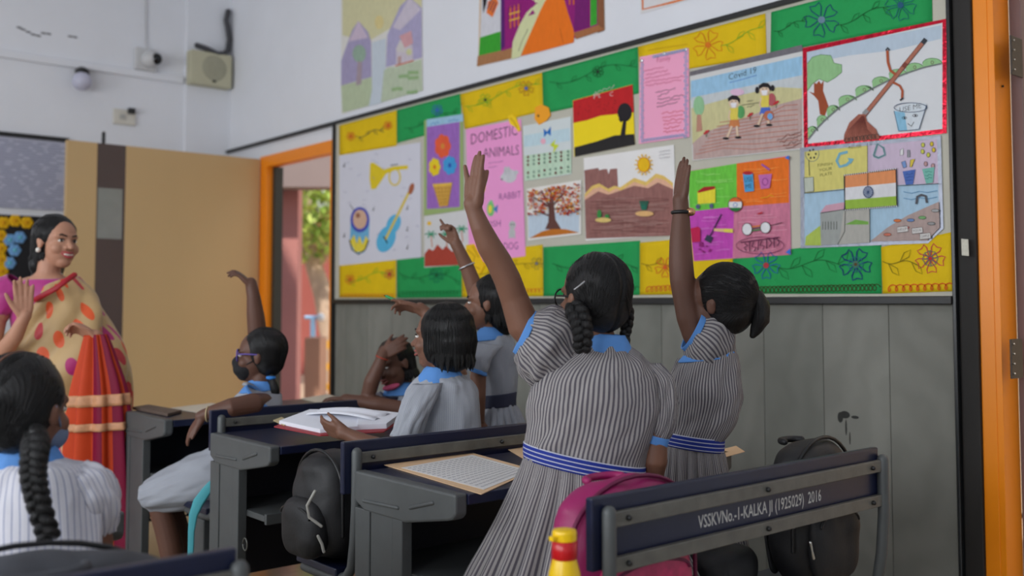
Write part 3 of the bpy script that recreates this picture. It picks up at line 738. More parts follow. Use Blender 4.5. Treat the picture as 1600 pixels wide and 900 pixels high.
# ---- boy and girl out walking ("Covid 19")
th, so = sheet('drawing_sheet', 'drawing headed covid 19 of two masked children on a hill', 'drawing', [(1078,118),(1254,80),(1256,233),(1082,251)], s(206,206,204,.9), .0228, group=PG)
d = Draw(ta, so, 30)
d.poly([(50,145),(497,45),(497,130),(50,222)], s(156,198,226), .2); d.poly([(52,212),(497,122),(497,190),(56,262)], s(200,206,208)); d.poly([(52,255),(200,215),(300,190),(400,170),(497,175),(497,235),(56,400)], s(206,200,150), .2)
d.poly([(58,395),(110,350),(250,300),(400,240),(497,215),(497,415),(60,462)], s(190,164,158), .25)
for k in range(9): d.line([(70 + k * 12, 440 - k * 16), (180 + k * 20, 415 - k * 16), (300 + k * 16, 420 - k * 22), (480, 400 - k * 20)], 3, s(186,120,104))
d.text('Covid 19', 202, 142, 312, 112, 26, INK); d.line([(205,152),(260,138),(315,122)], 2, BLU)
d.ell(82, 245, 22, 40, s(150,196,150)); d.poly([(75,280),(90,280),(96,345),(72,350)], s(190,140,120)); SK = s(222,196,170)
def kid(x, y, shirt, pants, bag, girl=False):
    d.ell(x, y, 20, 24, SK); d.poly([(x-22,y-4),(x-24,y-18),(x-6,y-30),(x+14,y-28),(x+26,y-14),(x+24,y+6),(x+14,y-10),(x-6,y-12)], INK)
    if girl: d.ell(x - 30, y, 8, 14, INK); d.ell(x + 32, y - 8, 8, 13, INK)
    d.poly([(x-14,y+2),(x+12,y),(x+8,y+20),(x-8,y+20)], s(232,232,236)); d.ell(x - 7, y - 4, 2.4, 2, INK); d.ell(x + 8, y - 5, 2.4, 2, INK)
    d.ell(x + 28, y + 38, 16, 26, bag); d.poly([(x-16,y+24),(x+18,y+20),(x+16,y+72),(x-14,y+74)], shirt)
    d.line([(x-14,y+30),(x-20,y+60),(x-10,y+78)], 6, SK)
    d.poly([(x-14,y+70),(x+20,y+68),(x+24,y+96),(x-20,y+98)], pants)
    d.line([(x-8,y+94),(x-26,y+140)], 9, SK); d.line([(x+12,y+94),(x+16,y+136)], 9, SK); d.ell(x - 32, y + 144, 13, 5, INK); d.ell(x + 18, y + 140, 13, 5, INK)
kid(222, 232, s(226,206,90), s(206,130,80), s(90,160,96)); d.ell(236, 190, 28, 14, s(226,190,214))
kid(346, 182, s(226,206,90), s(80,110,200), s(180,90,96), True); d.ell(362, 284, 20, 20, s(190,110,80)); d.ell(368, 288, 11, 13, s(120,170,220))
d.line([(255,242),(325,232)], 2, INK); d.scribble(275, 228, 300, 224, 3, 1.6, INK, 4); d.scribble(275, 248, 305, 244, 3, 1.6, INK, 4)
for x, y in ((288,280),(392,232),(112,350)): d.line([(x, y), (x, y + 22)], 2, DKG); d.ell(x, y, 6, 6, RED); d.ell(x - 7, y + 6, 5, 4, RED); d.ell(x + 7, y - 4, 5, 4, RED)
for k in range(4): d.scribble(395 + k * 12, 380 + k * 12, 495, 345 + k * 17, 7, 2, s(120,60,50), 7)
d.done(th)
# ---- broom and bin, red foil border
th, so = sheet('broom_poster', 'poster of a walking broom and smiling bin edged in red foil', 'poster', [(1254,75),(1479,29),(1479,208),(1256,231)], s(212,214,216,.92), .0230, group=PG)
M_FOIL = pm('red_holographic_foil', s(190, 24, 50), .22, .75, .55, 34, .5, 60)
M_SILV = pm('silver_holographic_foil', s(136, 140, 152), .35, .6, .2, 30, .25, 60)
def foil_border(th, pts, w, mat, off, closed=True):
    """strips of foil along the outline; pts in photo rows/columns, w strip width there"""
    c = (sum(p[0] for p in pts) / len(pts), sum(p[1] for p in pts) / len(pts))
    inn = []
    for x, y in pts:
        dx, dy = c[0] - x, c[1] - y
        inn.append((x + math.copysign(w, dx), y + math.copysign(w, dy)))
    n = len(pts)
    for i in range(n):
        j = (i + 1) % n
        q = [wr(*p, off) for p in (pts[i], pts[j], inn[j], inn[i])]
        obj('foil_strip', MB().prism(q, (.0003, 0, 0)), mat, th)
foil_border(th, [(1254,75),(1479,29),(1479,208),(1256,231)], 6.5, M_FOIL, so + .0006)
d = Draw(t7, so, 31); GR = s(150,196,140)
d.poly([(308,300),(1108,150),(1108,230),(820,300),(560,330),(308,380)], s(188,204,218), .1)
d.poly([(310,380),(340,340),(390,325),(450,330),(470,375),(515,385),(515,430),(480,460),(430,490),(380,470),(340,500),(310,540)], GR, .2); d.line([(310,380),(340,340),(390,325),(450,330),(470,375),(515,385),(515,430),(480,460),(430,490),(380,470),(340,500),(312,540)], 3, s(60,110,60))
d.poly([(350,490),(365,500),(380,480),(392,500),(408,478),(404,540),(436,630),(415,690),(385,680),(375,600),(350,570),(320,545),(350,555)], s(160,80,50))
hill = [(314,830),(370,760),(430,700),(500,640),(600,580),(700,525),(800,475),(900,435),(1000,402),(1108,378)]
for i in range(len(hill) - 1):
    (x, y), (x2, y2) = hill[i], hill[i + 1]; cx, cy = (x + x2) / 2, (y + y2) / 2 - 12
    d.poly([(x, y)] + [(cx + (abs(x2 - x) / 2 + 4) * math.cos(a), cy - 32 * math.sin(a)) for a in [math.pi * (1 - k / 8) for k in range(9)]] + [(x2, y2)], GR)
    d.line([(cx + (abs(x2 - x) / 2 + 4) * math.cos(a), cy - 32 * math.sin(a)) for a in [math.pi * (1 - k / 8) for k in range(9)]], 3, s(70,120,70)); d.ring(cx, cy - 6, 8, 9, 3, s(110,70,70), 10)
d.line(hill, 8, s(120,126,124))
d.line([(645,690),(1005,245)], 26, s(110,60,50)); d.line([(645,690),(1005,245)], 20, s(176,112,92)); d.line([(995,258),(1015,232)], 26, s(60,64,70)); d.line([(880,400),(900,375)], 28, s(130,70,60)); d.line([(645,680),(668,655)], 26, s(150,150,150))
d.line([(838,445),(805,420),(790,370),(786,300)], 16, s(176,90,60)); d.line([(778,300),(788,285),(800,300)], 10, s(60,60,64)); d.line([(820,490),(860,510),(876,540),(874,585)], 14, s(176,90,60)); d.line([(862,598),(882,582)], 10, s(60,60,64))
d.poly([(615,680),(655,680),(665,720),(720,770),(742,825),(640,838),(525,845),(530,800),(560,730)], s(160,96,80), .3)
for k in range(14): d.line([(636 + k * .8, 690), (600 + k * 8 - 40, 770), (535 + k * 15, 835)], 3, s(112,56,48))
d.loops(530, 835, 730, 808, 12, 3, GBLK, 9)
d.poly([(826,660),(850,780),(975,770),(1020,625),(1010,615),(930,612),(860,632)], s(212,220,226)); d.poly([(826,660),(850,780),(905,778),(890,670)], s(140,190,216), .2); d.line([(826,660),(855,780),(975,770),(1020,625)], 4, s(60,80,110))
d.ring(924, 640, 98, 28, 4, s(60,80,110)); d.text('USE ME', 860, 668, 988, 642, 30, INK); d.ring(888, 702, 14, 7, 3, INK, 10); d.ring(952, 688, 16, 7, 3, INK, 10); d.ell(890, 702, 5, 5, INK); d.ell(954, 688, 5, 5, INK); d.line([(908,735),(930,752),(945,725)], 4, INK)
d.done(th)
# ---- four-colour clean-up poster
th, so = sheet('clean_poster', 'four-coloured crayon poster with dustbins, spade and round spectacles', 'poster', [(1075,267),(1233,243),(1236,398),(1084,408)], s(206,130,160,.9), .0227, group=PG)
d = Draw(t8, so, 32)
d.poly([(690,218),(935,178),(938,392),(700,420)], s(110,200,70), .3); d.poly([(935,178),(1198,142),(1198,375),(936,396)], s(236,116,36), .22); d.poly([(692,420),(922,396),(915,652),(720,667)], s(196,76,180), .3); d.poly([(922,396),(1198,375),(1205,635),(915,652)], s(206,124,150), .3)
for k in range(60):
    c, b = [(s(150,220,110), (720,230,920,390)), (s(246,150,70), (955,180,1190,370)), (s(214,120,204), (715,430,905,640)), (s(224,160,180), (935,410,1190,620))][k % 4]; d.hatch(b, 1, 3, c)
d.poly([(738,318),(828,300),(828,375),(740,382)], s(236,220,60)); d.poly([(738,318),(770,296),(824,292),(826,306),(742,326)], s(170,40,40)); d.ell(740, 395, 10, 12, s(90,96,130)); d.ell(808, 392, 10, 12, s(90,96,130))
d.poly([(966,228),(1016,224),(1022,316),(976,322)], s(80,160,210)); d.ell(991, 226, 26, 9, s(180,40,50)); d.text('USE', 974, 272, 1014, 268, 24, INK); d.text('ME', 980, 304, 1010, 300, 22, INK)
d.poly([(1044,236),(1112,230),(1100,302),(1056,306)], s(196,110,176)); d.line([(1060,182),(1100,210)], 9, s(160,90,170)); d.ring(1078, 270, 14, 18, 4, s(140,60,130), 10); d.scribble(1055, 345, 1120, 340, 7, 4, s(230,170,30), 7)
d.ell(928, 384, 35, 36, s(226,226,226)); d.poly([(895,370),(905,356),(928,348),(950,356),(962,370)], s(220,110,50)); d.poly([(896,400),(908,414),(930,420),(950,412),(960,400)], s(40,120,60)); d.ring(928, 386, 10, 10, 3, BLU, 10); d.ring(928, 384, 35, 36, 3, s(90,60,60))
d.poly([(700,505),(740,495),(752,505),(752,570),(712,574)], s(196,36,80)); d.line([(858,432),(800,545)], 6, s(50,40,70)); d.poly([(786,535),(816,548),(804,578),(772,562)], s(60,60,80)); d.poly([(820,504),(916,506),(916,526),(822,518)], s(226,190,140)); d.poly([(870,506),(916,506),(916,526),(872,523)], s(230,216,90))
for k in range(16): d.ell(d.rd.uniform(748, 805), d.rd.uniform(575, 625), 6, 5, s(150,40,120), 7)
d.ell(987, 508, 25, 30, s(228,228,230)); d.ell(1079, 500, 25, 28, s(228,228,230)); d.ring(987, 508, 25, 30, 3, INK); d.ring(1079, 500, 25, 28, 3, INK); d.line([(1012,496),(1054,490)], 6, s(226,130,60)); d.line([(1012,506),(1054,500)], 5, s(80,80,80)); d.line([(1012,516),(1054,510)], 6, s(60,140,80)); d.line([(1104,490),(1165,474)], 3, INK); d.line([(1040,432),(1064,424)], 8, RED)
# hand-lettered word in its cloud
d.ring(1052, 590, 120, 42, 3, s(110,40,80), 26)
hw = s(80, 24, 60)
for q in ([(955,575),(1150,548)],[(975,580),(990,590),(972,602),(985,615)],[(1000,570),(1000,620)],[(1020,572),(1012,595),(1032,600),(1022,620)],[(1045,566),(1042,612)],[(1062,566),(1052,588),(1074,594),(1066,612)],[(1085,562),(1086,606)],[(1098,560),(1112,576),(1098,596)],[(1122,556),(1124,600)],[(1136,555),(1150,575),(1138,592)]): d.line(q, 5, hw)
for q in ([(1190,140),(1198,140),(1198,160),(1176,150)], [(1180,625),(1204,604),(1206,636)], ): d.poly(q, s(60,120,210))
d.done(th)
# ---- silver edged poster
P16 = [(1250,231),(1470,211),(1474,357),(1450,380),(1251,388)]
th, so = sheet('silver_poster', 'four-part recycling poster with a flag in its middle, silver foil edge', 'poster', P16, s(196,210,214,.92), .0232, group=PG)
for a, b, ia, ib in ((P16[0], P16[1], (1257,237), (1464,217)), (P16[1], P16[2], (1464,217), (1468,354)), (P16[2], P16[3], (1468,354), (1447,374)), (P16[3], P16[4], (1447,374), (1257,382)), (P16[4], P16[0], (1257,382), (1257,237))):
    obj('foil_strip', MB().prism([wr(*p, so + .0006) for p in (a, b, ib, ia)], (.0003, 0, 0)), M_SILV, th)
d = Draw(t9, so, 33); LB = s(170,200,220)
d.poly([(180,112),(500,70),(500,290),(180,328)], s(216,206,120), .15); d.poly([(500,70),(855,38),(860,280),(500,292)], s(204,186,206), .12); d.poly([(178,330),(510,296),(510,575),(182,590)], LB); d.poly([(510,292),(860,278),(862,500),(800,565),(512,574)], LB)
d.ring(222, 130, 34, 38, 3, s(120,130,130)); 
for k in range(6): d.ell(222 + 18 * math.cos(k), 130 + 22 * math.sin(k), 5, 6, GBLK, 7)
for k, tx in enumerate(('FINISH', 'YOUR', 'PLATE')): d.text(tx, 250 + k * 6, 195 + k * 25, 322, 186 + k * 24, 16, s(110,110,60))
d.text('REUSE', 405, 105, 470, 98, 15, s(130,120,60))
d.line([(400,120),(360,130),(345,165),(360,195),(395,185),(420,160)], 14, s(120,176,196)); d.poly([(400,150),(432,155),(415,182)], s(120,176,196))
d.poly([(180,250),(228,246),(230,318),(184,324)], s(190,196,180)); d.line([(180,250),(228,246),(230,318),(184,324)], 3, GBLK, True); d.line([(205,160),(208,240)], 3, GBLK)
d.line([(530,140),(550,80),(580,100),(588,135),(555,150),(530,140)], 12, s(130,170,176)); d.line([(530,140),(550,80),(580,100),(588,135),(555,150),(530,140)], 3, GBLK)
for q, c in (([(664,110),(680,102),(680,134),(664,138)], WH), ([(700,112),(712,110),(714,146),(700,148)], s(150,150,156)), ([(670,172),(690,164),(696,196),(680,202)], s(120,150,200)), ([(715,160),(738,155),(722,196),(712,196)], s(220,196,80))): d.poly(q, c); d.line(q, 2, GBLK, True)
for x, y in ((778,85),(822,80),(805,135),(832,110),(792,180),(828,190),(776,118)): d.ell(x, y, 9, 12, d.rd.choice([s(214,190,60), s(190,150,150), s(200,200,90)]), 7); d.ring(x, y, 9, 12, 2, INK, 8)
d.poly([(676,218),(740,208),(728,282),(692,286)], s(80,110,180)); d.poly([(774,206),(836,196),(828,274),(794,280)], s(120,184,170))
for k in range(3): d.scribble(692, 232 + k * 16, 728, 228 + k * 16, 4, 2, s(40,60,120), 5); d.scribble(788, 222 + k * 16, 824, 218 + k * 16, 4, 2, s(30,100,90), 5)
for y in (320, 352): d.line([(680, y), (720, y + 8), (760, y - 2), (800, y + 4), (850, y - 6)], 3, s(90,140,180))
d.line([(745,382),(750,345),(770,336),(792,342),(798,376)], 12, s(90,90,96))
d.poly([(512,570),(600,500),(700,440),(790,400),(858,370),(862,500),(800,565)], s(176,156,150), .2); d.poly([(190,545),(262,490),(268,590),(185,590)], s(176,196,90)); d.poly([(262,428),(380,408),(386,520),(350,585),(266,588)], s(160,164,160)); d.poly([(262,425),(290,388),(385,372),(380,408)], s(206,160,176)); d.poly([(380,415),(510,405),(510,575),(355,585)], s(176,174,166)); d.poly([(386,485),(440,460),(505,470),(505,485)], s(120,170,80))
for k in range(6): d.line([(275 + k * 14, 470), (275 + k * 14, 510)], 3, GBLK)
d.line([(262,428),(385,408)], 3, GBLK); d.line([(388,410),(385,520),(350,585)], 3, GBLK)
for x, y, c in ((650,465,s(214,120,70)),(716,463,s(110,140,190)),(775,450,s(120,170,110)),(600,535,s(206,120,100)),(820,480,s(150,150,150)),(840,415,s(170,170,170)),(690,500,s(190,90,90))): d.ell(x, y, 20, 8, c, 10); d.ring(x, y, 20, 8, 2, GBLK, 10)
for (x, y, tx) in ((648,498,'HELP'),(722,504,'YOUR'),(762,532,'CAMPUS')): d.poly([(x,y),(x+52,y-6),(x+56,y+22),(x+2,y+28)], s(214,210,206)); d.line([(x,y),(x+52,y-6),(x+56,y+22),(x+2,y+28)], 2, INK, True); d.text(tx, x + 6, y + 20, x + 48, y + 15, 14, INK)
d.poly([(380,235),(645,202),(650,392),(384,415)], INK); 
fl = lambda a, b: [(386 + 0, a), (642, a - 30), (644, b - 27), (387, b)]
d.poly([(388,240),(640,210),(642,275),(388,300)], s(224,146,96), .15); d.poly([(388,300),(642,275),(643,342),(388,362)], s(220,220,222)); d.poly([(388,362),(643,342),(645,388),(390,408)], s(150,184,70), .15)
for k in range(24):
    for (xa, ya, xb, yb) in ((380,238,645,204),(384,413,650,391)): 
        x, y = xa + (xb - xa) * (k + .5) / 24, ya + (yb - ya) * (k + .5) / 24; d.ell(x, y, 3.2, 4, WH, 6)
d.ring(503, 322, 24, 28, 4, s(60,80,120)); d.ell(503, 322, 21, 25, s(150,160,180))
for k in range(6): a = k * math.pi / 6; d.line([(503 - 22 * math.cos(a), 322 - 26 * math.sin(a)), (503 + 22 * math.cos(a), 322 + 26 * math.sin(a))], 2, s(50,70,110))
d.line([(500,75),(500,292)], 3, GBLK); d.line([(510,405),(512,574)], 3, GBLK); d.line([(180,328),(384,308)], 3, GBLK); d.line([(650,290),(860,279)], 3, GBLK)
d.done(th)
# ---- paper heart, bow, strips of foam
th, so = sheet('paper_heart', 'orange cut-out paper shape pinned beside the counting sheet', 'decoration', [(836,168),(846,163),(857,168),(860,180),(853,189),(842,195),(835,186)], s(240,160,40,.9), .026, thick=.004)
Draw(t1, so, 40).ell(841, 181, 1.6, 2, INK).done(th)
th, so = sheet('paper_bow', 'yellow crumpled paper bow at the corner of the pink chart', 'decoration', [(793,182),(800,178),(806,184),(813,202),(810,206),(804,198),(797,194)], s(240,200,30,.9), .027, thick=.006)
Draw(t1, so, 41).line([(797,184),(803,190),(808,200)], 1.2, s(190,140,20)).done(th)
th, so = sheet('crumpled_bow', 'yellow crumpled paper bunch below the pink animals chart', 'decoration', [(728,383),(740,381),(748,395),(757,415),(750,428),(736,425),(727,405)], s(236,190,24,.9), .0275, thick=.007)
Draw(t1, so, 42).line([(730,390),(742,400),(738,415),(750,420)], 1.4, s(190,140,20)).line([(738,384),(748,402)], 1.4, s(190,140,20)).done(th)
tag(obj('foam_strip', MB().prism([wr(*p, .0235) for p in ((1078,112),(1253,70),(1254,80),(1078,119))], (.003, 0, 0)), pm('grey_glitter_foam', s(110,106,112), .5, .2, .3, 60, .3, 100)), 'grey glitter strip along the top of the covid drawing', 'strip')

# ---- pictures on the white wall above the board
th, so = sheet('mountain_drawing', 'pastel drawing of purple mountains, waterfall and cottage above the board', 'drawing', [(533,-22),(659,-55),(661,141),(534,178)], s(214,212,206,.92), .003, group='pictures on the white wall')
d = Draw(t4, so, 50, .38)
d.poly([(140,-50),(635,-130),(635,60),(400,200),(300,260),(140,220)], s(214,206,130), .14); d.ell(370, 140, 28, 44, s(226,200,70))
d.poly([(132,380),(200,190),(240,130),(300,200),(320,260),(322,480),(132,535)], s(136,116,180), .2); d.poly([(180,260),(240,130),(300,235)], s(206,176,206)); d.poly([(412,420),(420,220),(500,40),(560,-20),(635,50),(638,360)], s(150,136,196), .2); d.poly([(455,170),(560,-20),(630,60),(560,130),(500,190)], s(206,190,212))
d.poly([(325,265),(412,240),(410,480),(395,640),(300,665),(325,560)], s(196,212,226), .1); d.poly([(132,535),(250,505),(322,480),(325,560),(305,660),(140,705)], s(170,192,130), .2); d.poly([(400,440),(430,420),(470,420),(635,370),(642,565),(380,640)], s(176,196,150), .2)
for k in range(5): d.hatch((430, 440, 620, 580), 1, 22, s(150,180,130)); 
d.ell(245, 335, 42, 55, s(96,150,110), var=.25); d.poly([(235,385),(262,385),(258,525),(225,535)], s(140,100,120)); d.poly([(475,300),(500,250),(580,285),(582,380),(476,412)], s(206,190,206)); d.poly([(495,225),(570,192),(582,270),(530,300)], s(216,124,134)); d.poly([(475,320),(500,245),(530,300),(530,330)], s(214,206,200)); d.poly([(486,355),(508,348),(508,402),(486,408)], s(176,110,100)); d.ell(556, 325, 18, 20, s(206,206,110)); d.line([(470,412),(584,378)], 8, s(206,120,90))
d.done(th)
th, so = sheet('figure_painting', 'bright painting of a figure in orange robes by purple windows', 'drawing', [(750,-35),(942,-90),(945,46),(747,104)], s(206,180,150,.9), .003, group='pictures on the white wall')
d = Draw(t4, so, 51)
d.poly([(1012,-60),(1140,-100),(1130,200),(1000,240)], s(214,214,220)); d.poly([(1000,235),(1128,195),(1130,320),(992,350)], s(60,164,50), .22); d.poly([(985,350),(1200,300),(1200,365),(980,415)], s(170,120,80), .2); d.poly([(1015,-60),(1050,-60),(1040,20),(1020,85)], INK); d.poly([(1050,10),(1100,-20),(1115,20),(1078,108),(1040,80)], s(232,120,50))
for k in range(3): d.line([(1045 + k * 16, 75 + k * 12 - 20), (1075 + k * 14, -5 + k * 10)], 6, s(60,50,90))
d.poly([(1130,-100),(1560,-220),(1760,-280),(1760,190),(1580,240),(1300,290),(1195,300),(1130,320)], s(150,30,120), .2); d.poly([(1130,-100),(1152,-105),(1155,290),(1130,315)], s(90,30,110))
for x in (1190, 1215, 1240): d.line([(x, 180 - (x - 1190) * .3), (x, 40 - (x - 1190) * .3)], 9, s(220,110,50))
for y in (90, 130): d.line([(1180, y), (1250, y - 20)], 9, s(226,180,60))
d.line([(1178,50),(1252,28),(1250,160),(1180,180),(1178,50)], 6, s(110,30,100))
d.poly([(1360,-60),(1500,-100),(1550,80),(1590,200),(1585,265),(1400,315),(1255,350),(1300,240),(1380,60)], s(240,120,30), .1); d.poly([(1410,0),(1380,60),(1300,240),(1250,355),(1195,370),(1205,260),(1250,150),(1290,80),(1340,30)], s(216,220,170), .08); d.line([(1240,320),(1265,250),(1300,180)], 3, GBLK); d.line([(1500,180),(1520,270)], 4, s(200,90,20)); d.ell(1370, -20, 50, 40, s(216,220,170)); d.poly([(1310,5),(1340,0),(1345,30),(1325,50)], s(150,30,120)); d.poly([(1300,100),(1330,60),(1345,85)], s(150,30,120))
d.poly([(1585,200),(1600,190),(1680,170),(1680,-100),(1600,-70)], s(120,30,110)); d.poly([(1690,-90),(1730,-105),(1730,150),(1690,165)], s(60,164,50), .22); d.poly([(1735,-140),(1770,-150),(1776,190),(1735,205)], s(140,90,60)); d.poly([(1585,205),(1740,155),(1776,185),(1600,245)], s(170,110,70))
for x in (1560, 1585): d.line([(x, 30), (x, -40)], 9, s(220,110,50))
d.done(th)
th, so = sheet('bordered_sheet', 'white sheet with an orange drawn border, cut off above', 'drawing', [(1000,-60),(1090,-85),(1092,-5),(1001,22)], s(214,212,212,.92), .003, group='pictures on the white wall')
Draw(t6, so, 52).line([(600,-200),(607,62),(800,15),(960,-28),(955,-260)], 14, s(222,120,60)).done(th)
# ================================================================== desks and benches
L = 1.05
def make_desk(name, label, loc, group='two-seat school desks', punched=False):
    t = thing(name, label, 'desk', loc, group); ox, oy, _ = loc
    V = lambda x, y, z: Vector((ox + x, oy + y, z))
    prof = [(0, .70), (0, .652), (.012, .640), (.03, .634), (.21, .600), (.40, .600), (.45, .622), (.45, .70)]
    for sx in (0, 1):
        x0 = 0 if sx == 0 else L - .036
        pl = obj('end_plate', MB().prism([V(x0, y, z) for y, z in prof], (.036, 0, 0)), M_GREY, t, bevel=.006)
        xo = x0 if sx == 0 else x0 + .036
        obj('raised_rib', MB().tube([V(xo, .40, .627), V(xo, .24, .633)], .0052, 8), M_GREY, pl, True)
        obj('raised_rib', MB().tube([V(xo, .185, .642), V(xo, .09, .668)], .0052, 8), M_GREY, pl, True)
        lg = MB(); a = x0 + .002
        lg.box(V(a, .225, 0), V(a + .032, .268, .604)); lg.box(V(a + .003, .27, 0), V(a + .03, .375, .604)); lg.box(V(a, .377, 0), V(a + .032, .448, .604))
        leg = obj('leg', lg, M_GREY, t, bevel=.003)
        obj('foot', MB().box(V(a - .004, .06, 0), V(a + .036, .47, .03)), M_GREY, t, bevel=.006)
        ring = MB(); c = V(a + .016, .218, .36)
        ring.tube([c + Vector((0, -.016 + .016 * math.cos(q), .02 * math.sin(q))) for q in [k * math.pi / 6 for k in range(13)]], .0025, 6, caps=False)
        obj('hook_ring', ring, M_GREYWORN, leg, True)
    top = obj('desktop', MB().box(V(.036, -.004, .672), V(L - .036, .445, .698)), M_NAVY, t, bevel=.003)
    obj('edge_rail', MB().box(V(.036, .42, .64), V(L - .036, .446, .6715)), M_GREY, t)
    sh = obj('shelf', MB().box(V(.034, .10, .446), V(L - .034, .44, .466)), M_GREY, t, bevel=.002)
    obj('shelf_lip', MB().box(V(.034, .085, .438), V(L - .034, .0995, .472)), M_GREY, sh, bevel=.002)
    obj('back_panel', MB().box(V(.034 if not punched else .5, .425, .20), V(L - .034, .44, .62)), M_DARKNAVY, t)
    if punched: obj('back_panel', MB().box(V(.034, .425, .445), V(.4995, .44, .62)), M_DARKNAVY, t)
    # punched side of the book shelf
    if not punched: return t
    pn = MB(); ny, nz = 13, 6; c = .036
    for i in range(ny):
        for j in range(nz):
            cy, cz = .034 + c * (i + .5), .229 + c * (j + .5); h = c / 2; r = c * .3
            outer = [V(cy + a, .432, cz + b) for a, b in ((h, h), (0, h), (-h, h), (-h, 0), (-h, -h), (0, -h), (h, -h), (h, 0))]
            inner = [V(cy + r * math.cos(q), .432, cz + r * math.sin(q)) for q in [math.pi / 4 * (k + 1) for k in range(8)]]
            pn.add(outer + inner, [(k, (k + 1) % 8, 8 + (k + 1) % 8, 8 + k) for k in range(8)])
    obj('punched_panel', pn, M_DARKNAVY, t, solid=.002)
    return t
def make_bench(name, label, loc, group='benches with navy backs'):
    t = thing(name, label, 'bench', loc, group); ox, oy, _ = loc
    V = lambda x, y, z: Vector((ox + x, oy + y, z))
    for sx in (0, 1):
        x = .014 if sx == 0 else L - .014
        pts = [V(x, 0, .742), V(x, .0, .6), V(x, .008, .5), V(x, .02, .43), V(x, .045, .40), V(x, .09, .385), V(x, .16, .382), V(x, .28, .382)]
        obj('post', MB().tube(pts, .0145, 14), M_GREY, t, True)
        obj('leg', MB().box(V(x - .016, .10, 0), V(x + .016, .19, .372)), M_GREY, t, bevel=.004)
        obj('foot', MB().box(V(x - .02, .0, 0), V(x + .02, .30, .028)), M_GREY, t, bevel=.006)
    for z0, z1 in ((.712, .742), (.624, .654)):
        r = obj('rail', MB().box(V(.02, -.004, z0), V(L - .02, .010, z1)), M_GREYWORN, t, bevel=.002)
        for fx in (.06, .5, .93):
            obj('bolt', MB().tube([V(fx * L, -.003, (z0 + z1) / 2), V(fx * L, -.008, (z0 + z1) / 2)], .006, 8), M_BLACK, r, True)
    obj('back_panel', MB().box(V(-.02, .0125, .63), V(L - .012, .032, .772)), M_NAVY, t, bevel=.004)
    obj('seat', MB().box(V(-.005, .075, .396), V(L + .005, .30, .418)), M_NAVY, t, bevel=.004)
    obj('seat_rail', MB().box(V(.03, .25, .372), V(L - .03, .28, .395)), M_GREY, t)
    return t
DX = [1.43, 1.46, 1.48]                 # left ends of the rows by the wall
DYN = [1.885, 2.885, 3.80]              # near edges of the desks
BY = [1.37, 2.362, 3.362]                 # bench backs
desks = [make_desk('school_desk', lb, (DX[i], DYN[i], 0), punched=i == 2) for i, lb in enumerate((
    'grey and navy school desk holding a printed sheet, beside the standing girl',
    'grey and navy school desk with the open exercise book on it',
    'grey and navy school desk with loose papers, next to the teacher'))]
benches = [make_bench('school_bench', lb, (DX[i] - (.03, .02, -.02)[i], BY[i], 0)) for i, lb in enumerate((
    'grey bench with a navy back stencilled with white lettering',
    'grey bench with a navy back behind the desk with the printed sheet',
    'grey bench with a navy back that the masked girl drapes her arm over'))]
ldesk = make_desk('school_desk', 'grey school desk in front of the girl with one long plait', (.775 - L, 2.2, 0))
lbench = make_bench('school_bench', 'navy backed bench behind the grey rucksack', (.70 - L, 1.45, 0))
# stencilled lettering on the first bench
v, f = text_mesh('VSSKVNo.-1-KALKA JI (1925029)  2016', .008)
yb = BY[0] + .0118
a, b = wy(1091, 818, yb), wy(1283, 776, yb)
xs = [p[0] for p in v]; xa, xb = min(xs), max(xs)
tm = MB().add([(a.x + (p[0] - xa) / (xb - xa) * (b.x - a.x), yb, .669 + p[1] * .028 / .72) for p in v], f)
o = obj('stencil_lettering', tm, pm('white_stencil_paint', s(196, 196, 192), .7, 0, .2, 90), benches[0]); o['label'] = 'white stencilled serial lettering'

# ================================================================== paper, books
def flat_sheet(name, label, pts, z, mat, cat='paper', parent=None, thick=.0012, group=None):
    P = [wz(x, y, z) for x, y in pts]
    o = obj(name, MB().prism([p for p in P], (0, 0, thick)), mat, parent)
    return tag(o, label, cat, group) if label else o
M_KRAFT = pm('kraft_paper', s(222, 186, 146), .7, 0, .06, 12, .1, 40)
ks = thing('printed_sheet', 'white number-square sheet on kraft paper, on the desk beside the standing girl', 'paper', wz(715, 735, .6985))
flat_sheet('kraft_backing', None, [(600, 727), (737, 708), (836, 735), (752, 773)], .6988, M_KRAFT, parent=ks, thick=.0015)
pw = flat_sheet('printed_page', None, [(627, 731), (738, 711), (828, 736), (756, 765)], .7006, pm('white_page', s(224, 222, 220), .65), parent=ks, thick=.0006)
q0, q1, q2, q3 = [wz(x, y, .7016) for x, y in ((632, 731), (738, 713), (820, 736), (756, 762))]
pr = MB(); ck = crayon(s(130, 132, 140))
for i in range(13):
    for j in range(15):
        u, w_ = (i + .5) / 13, (j + .5) / 15
        c = (q0.lerp(q1, u)).lerp(q3.lerp(q2, u), w_)
        e1 = (q1 - q0).normalized() * .006; e2 = (q3 - q0).normalized() * .0032
        for e in (-.55, .55): pr.add([c - e1 * .35 + e1 * e - e2, c + e1 * .35 + e1 * e - e2, c + e1 * .35 + e1 * e + e2, c - e1 * .35 + e1 * e + e2], [(0, 1, 2, 3)], ck)
o = obj('print', pr, None, pw); o['kind'] = 'stuff'
flat_sheet('kraft_sheet', 'small kraft paper sheet at the wall end of the desk', [(1122, 704), (1150, 697), (1164, 706), (1135, 714)], .6988, M_KRAFT)
flat_sheet('kraft_sheet', 'kraft paper sheet partly behind the standing girl with the striped belt', [(794, 703), (850, 694), (870, 712), (826, 722)], .6988, M_KRAFT)
bk = thing('exercise_book', 'open white exercise book with red cover edge held on the desk', 'book', wz(520, 662, .70))
def bpt(x, y): return at(x, y, 3.2 + (682 - y) / 37 * .27)      # the book is held tilted, far edge raised
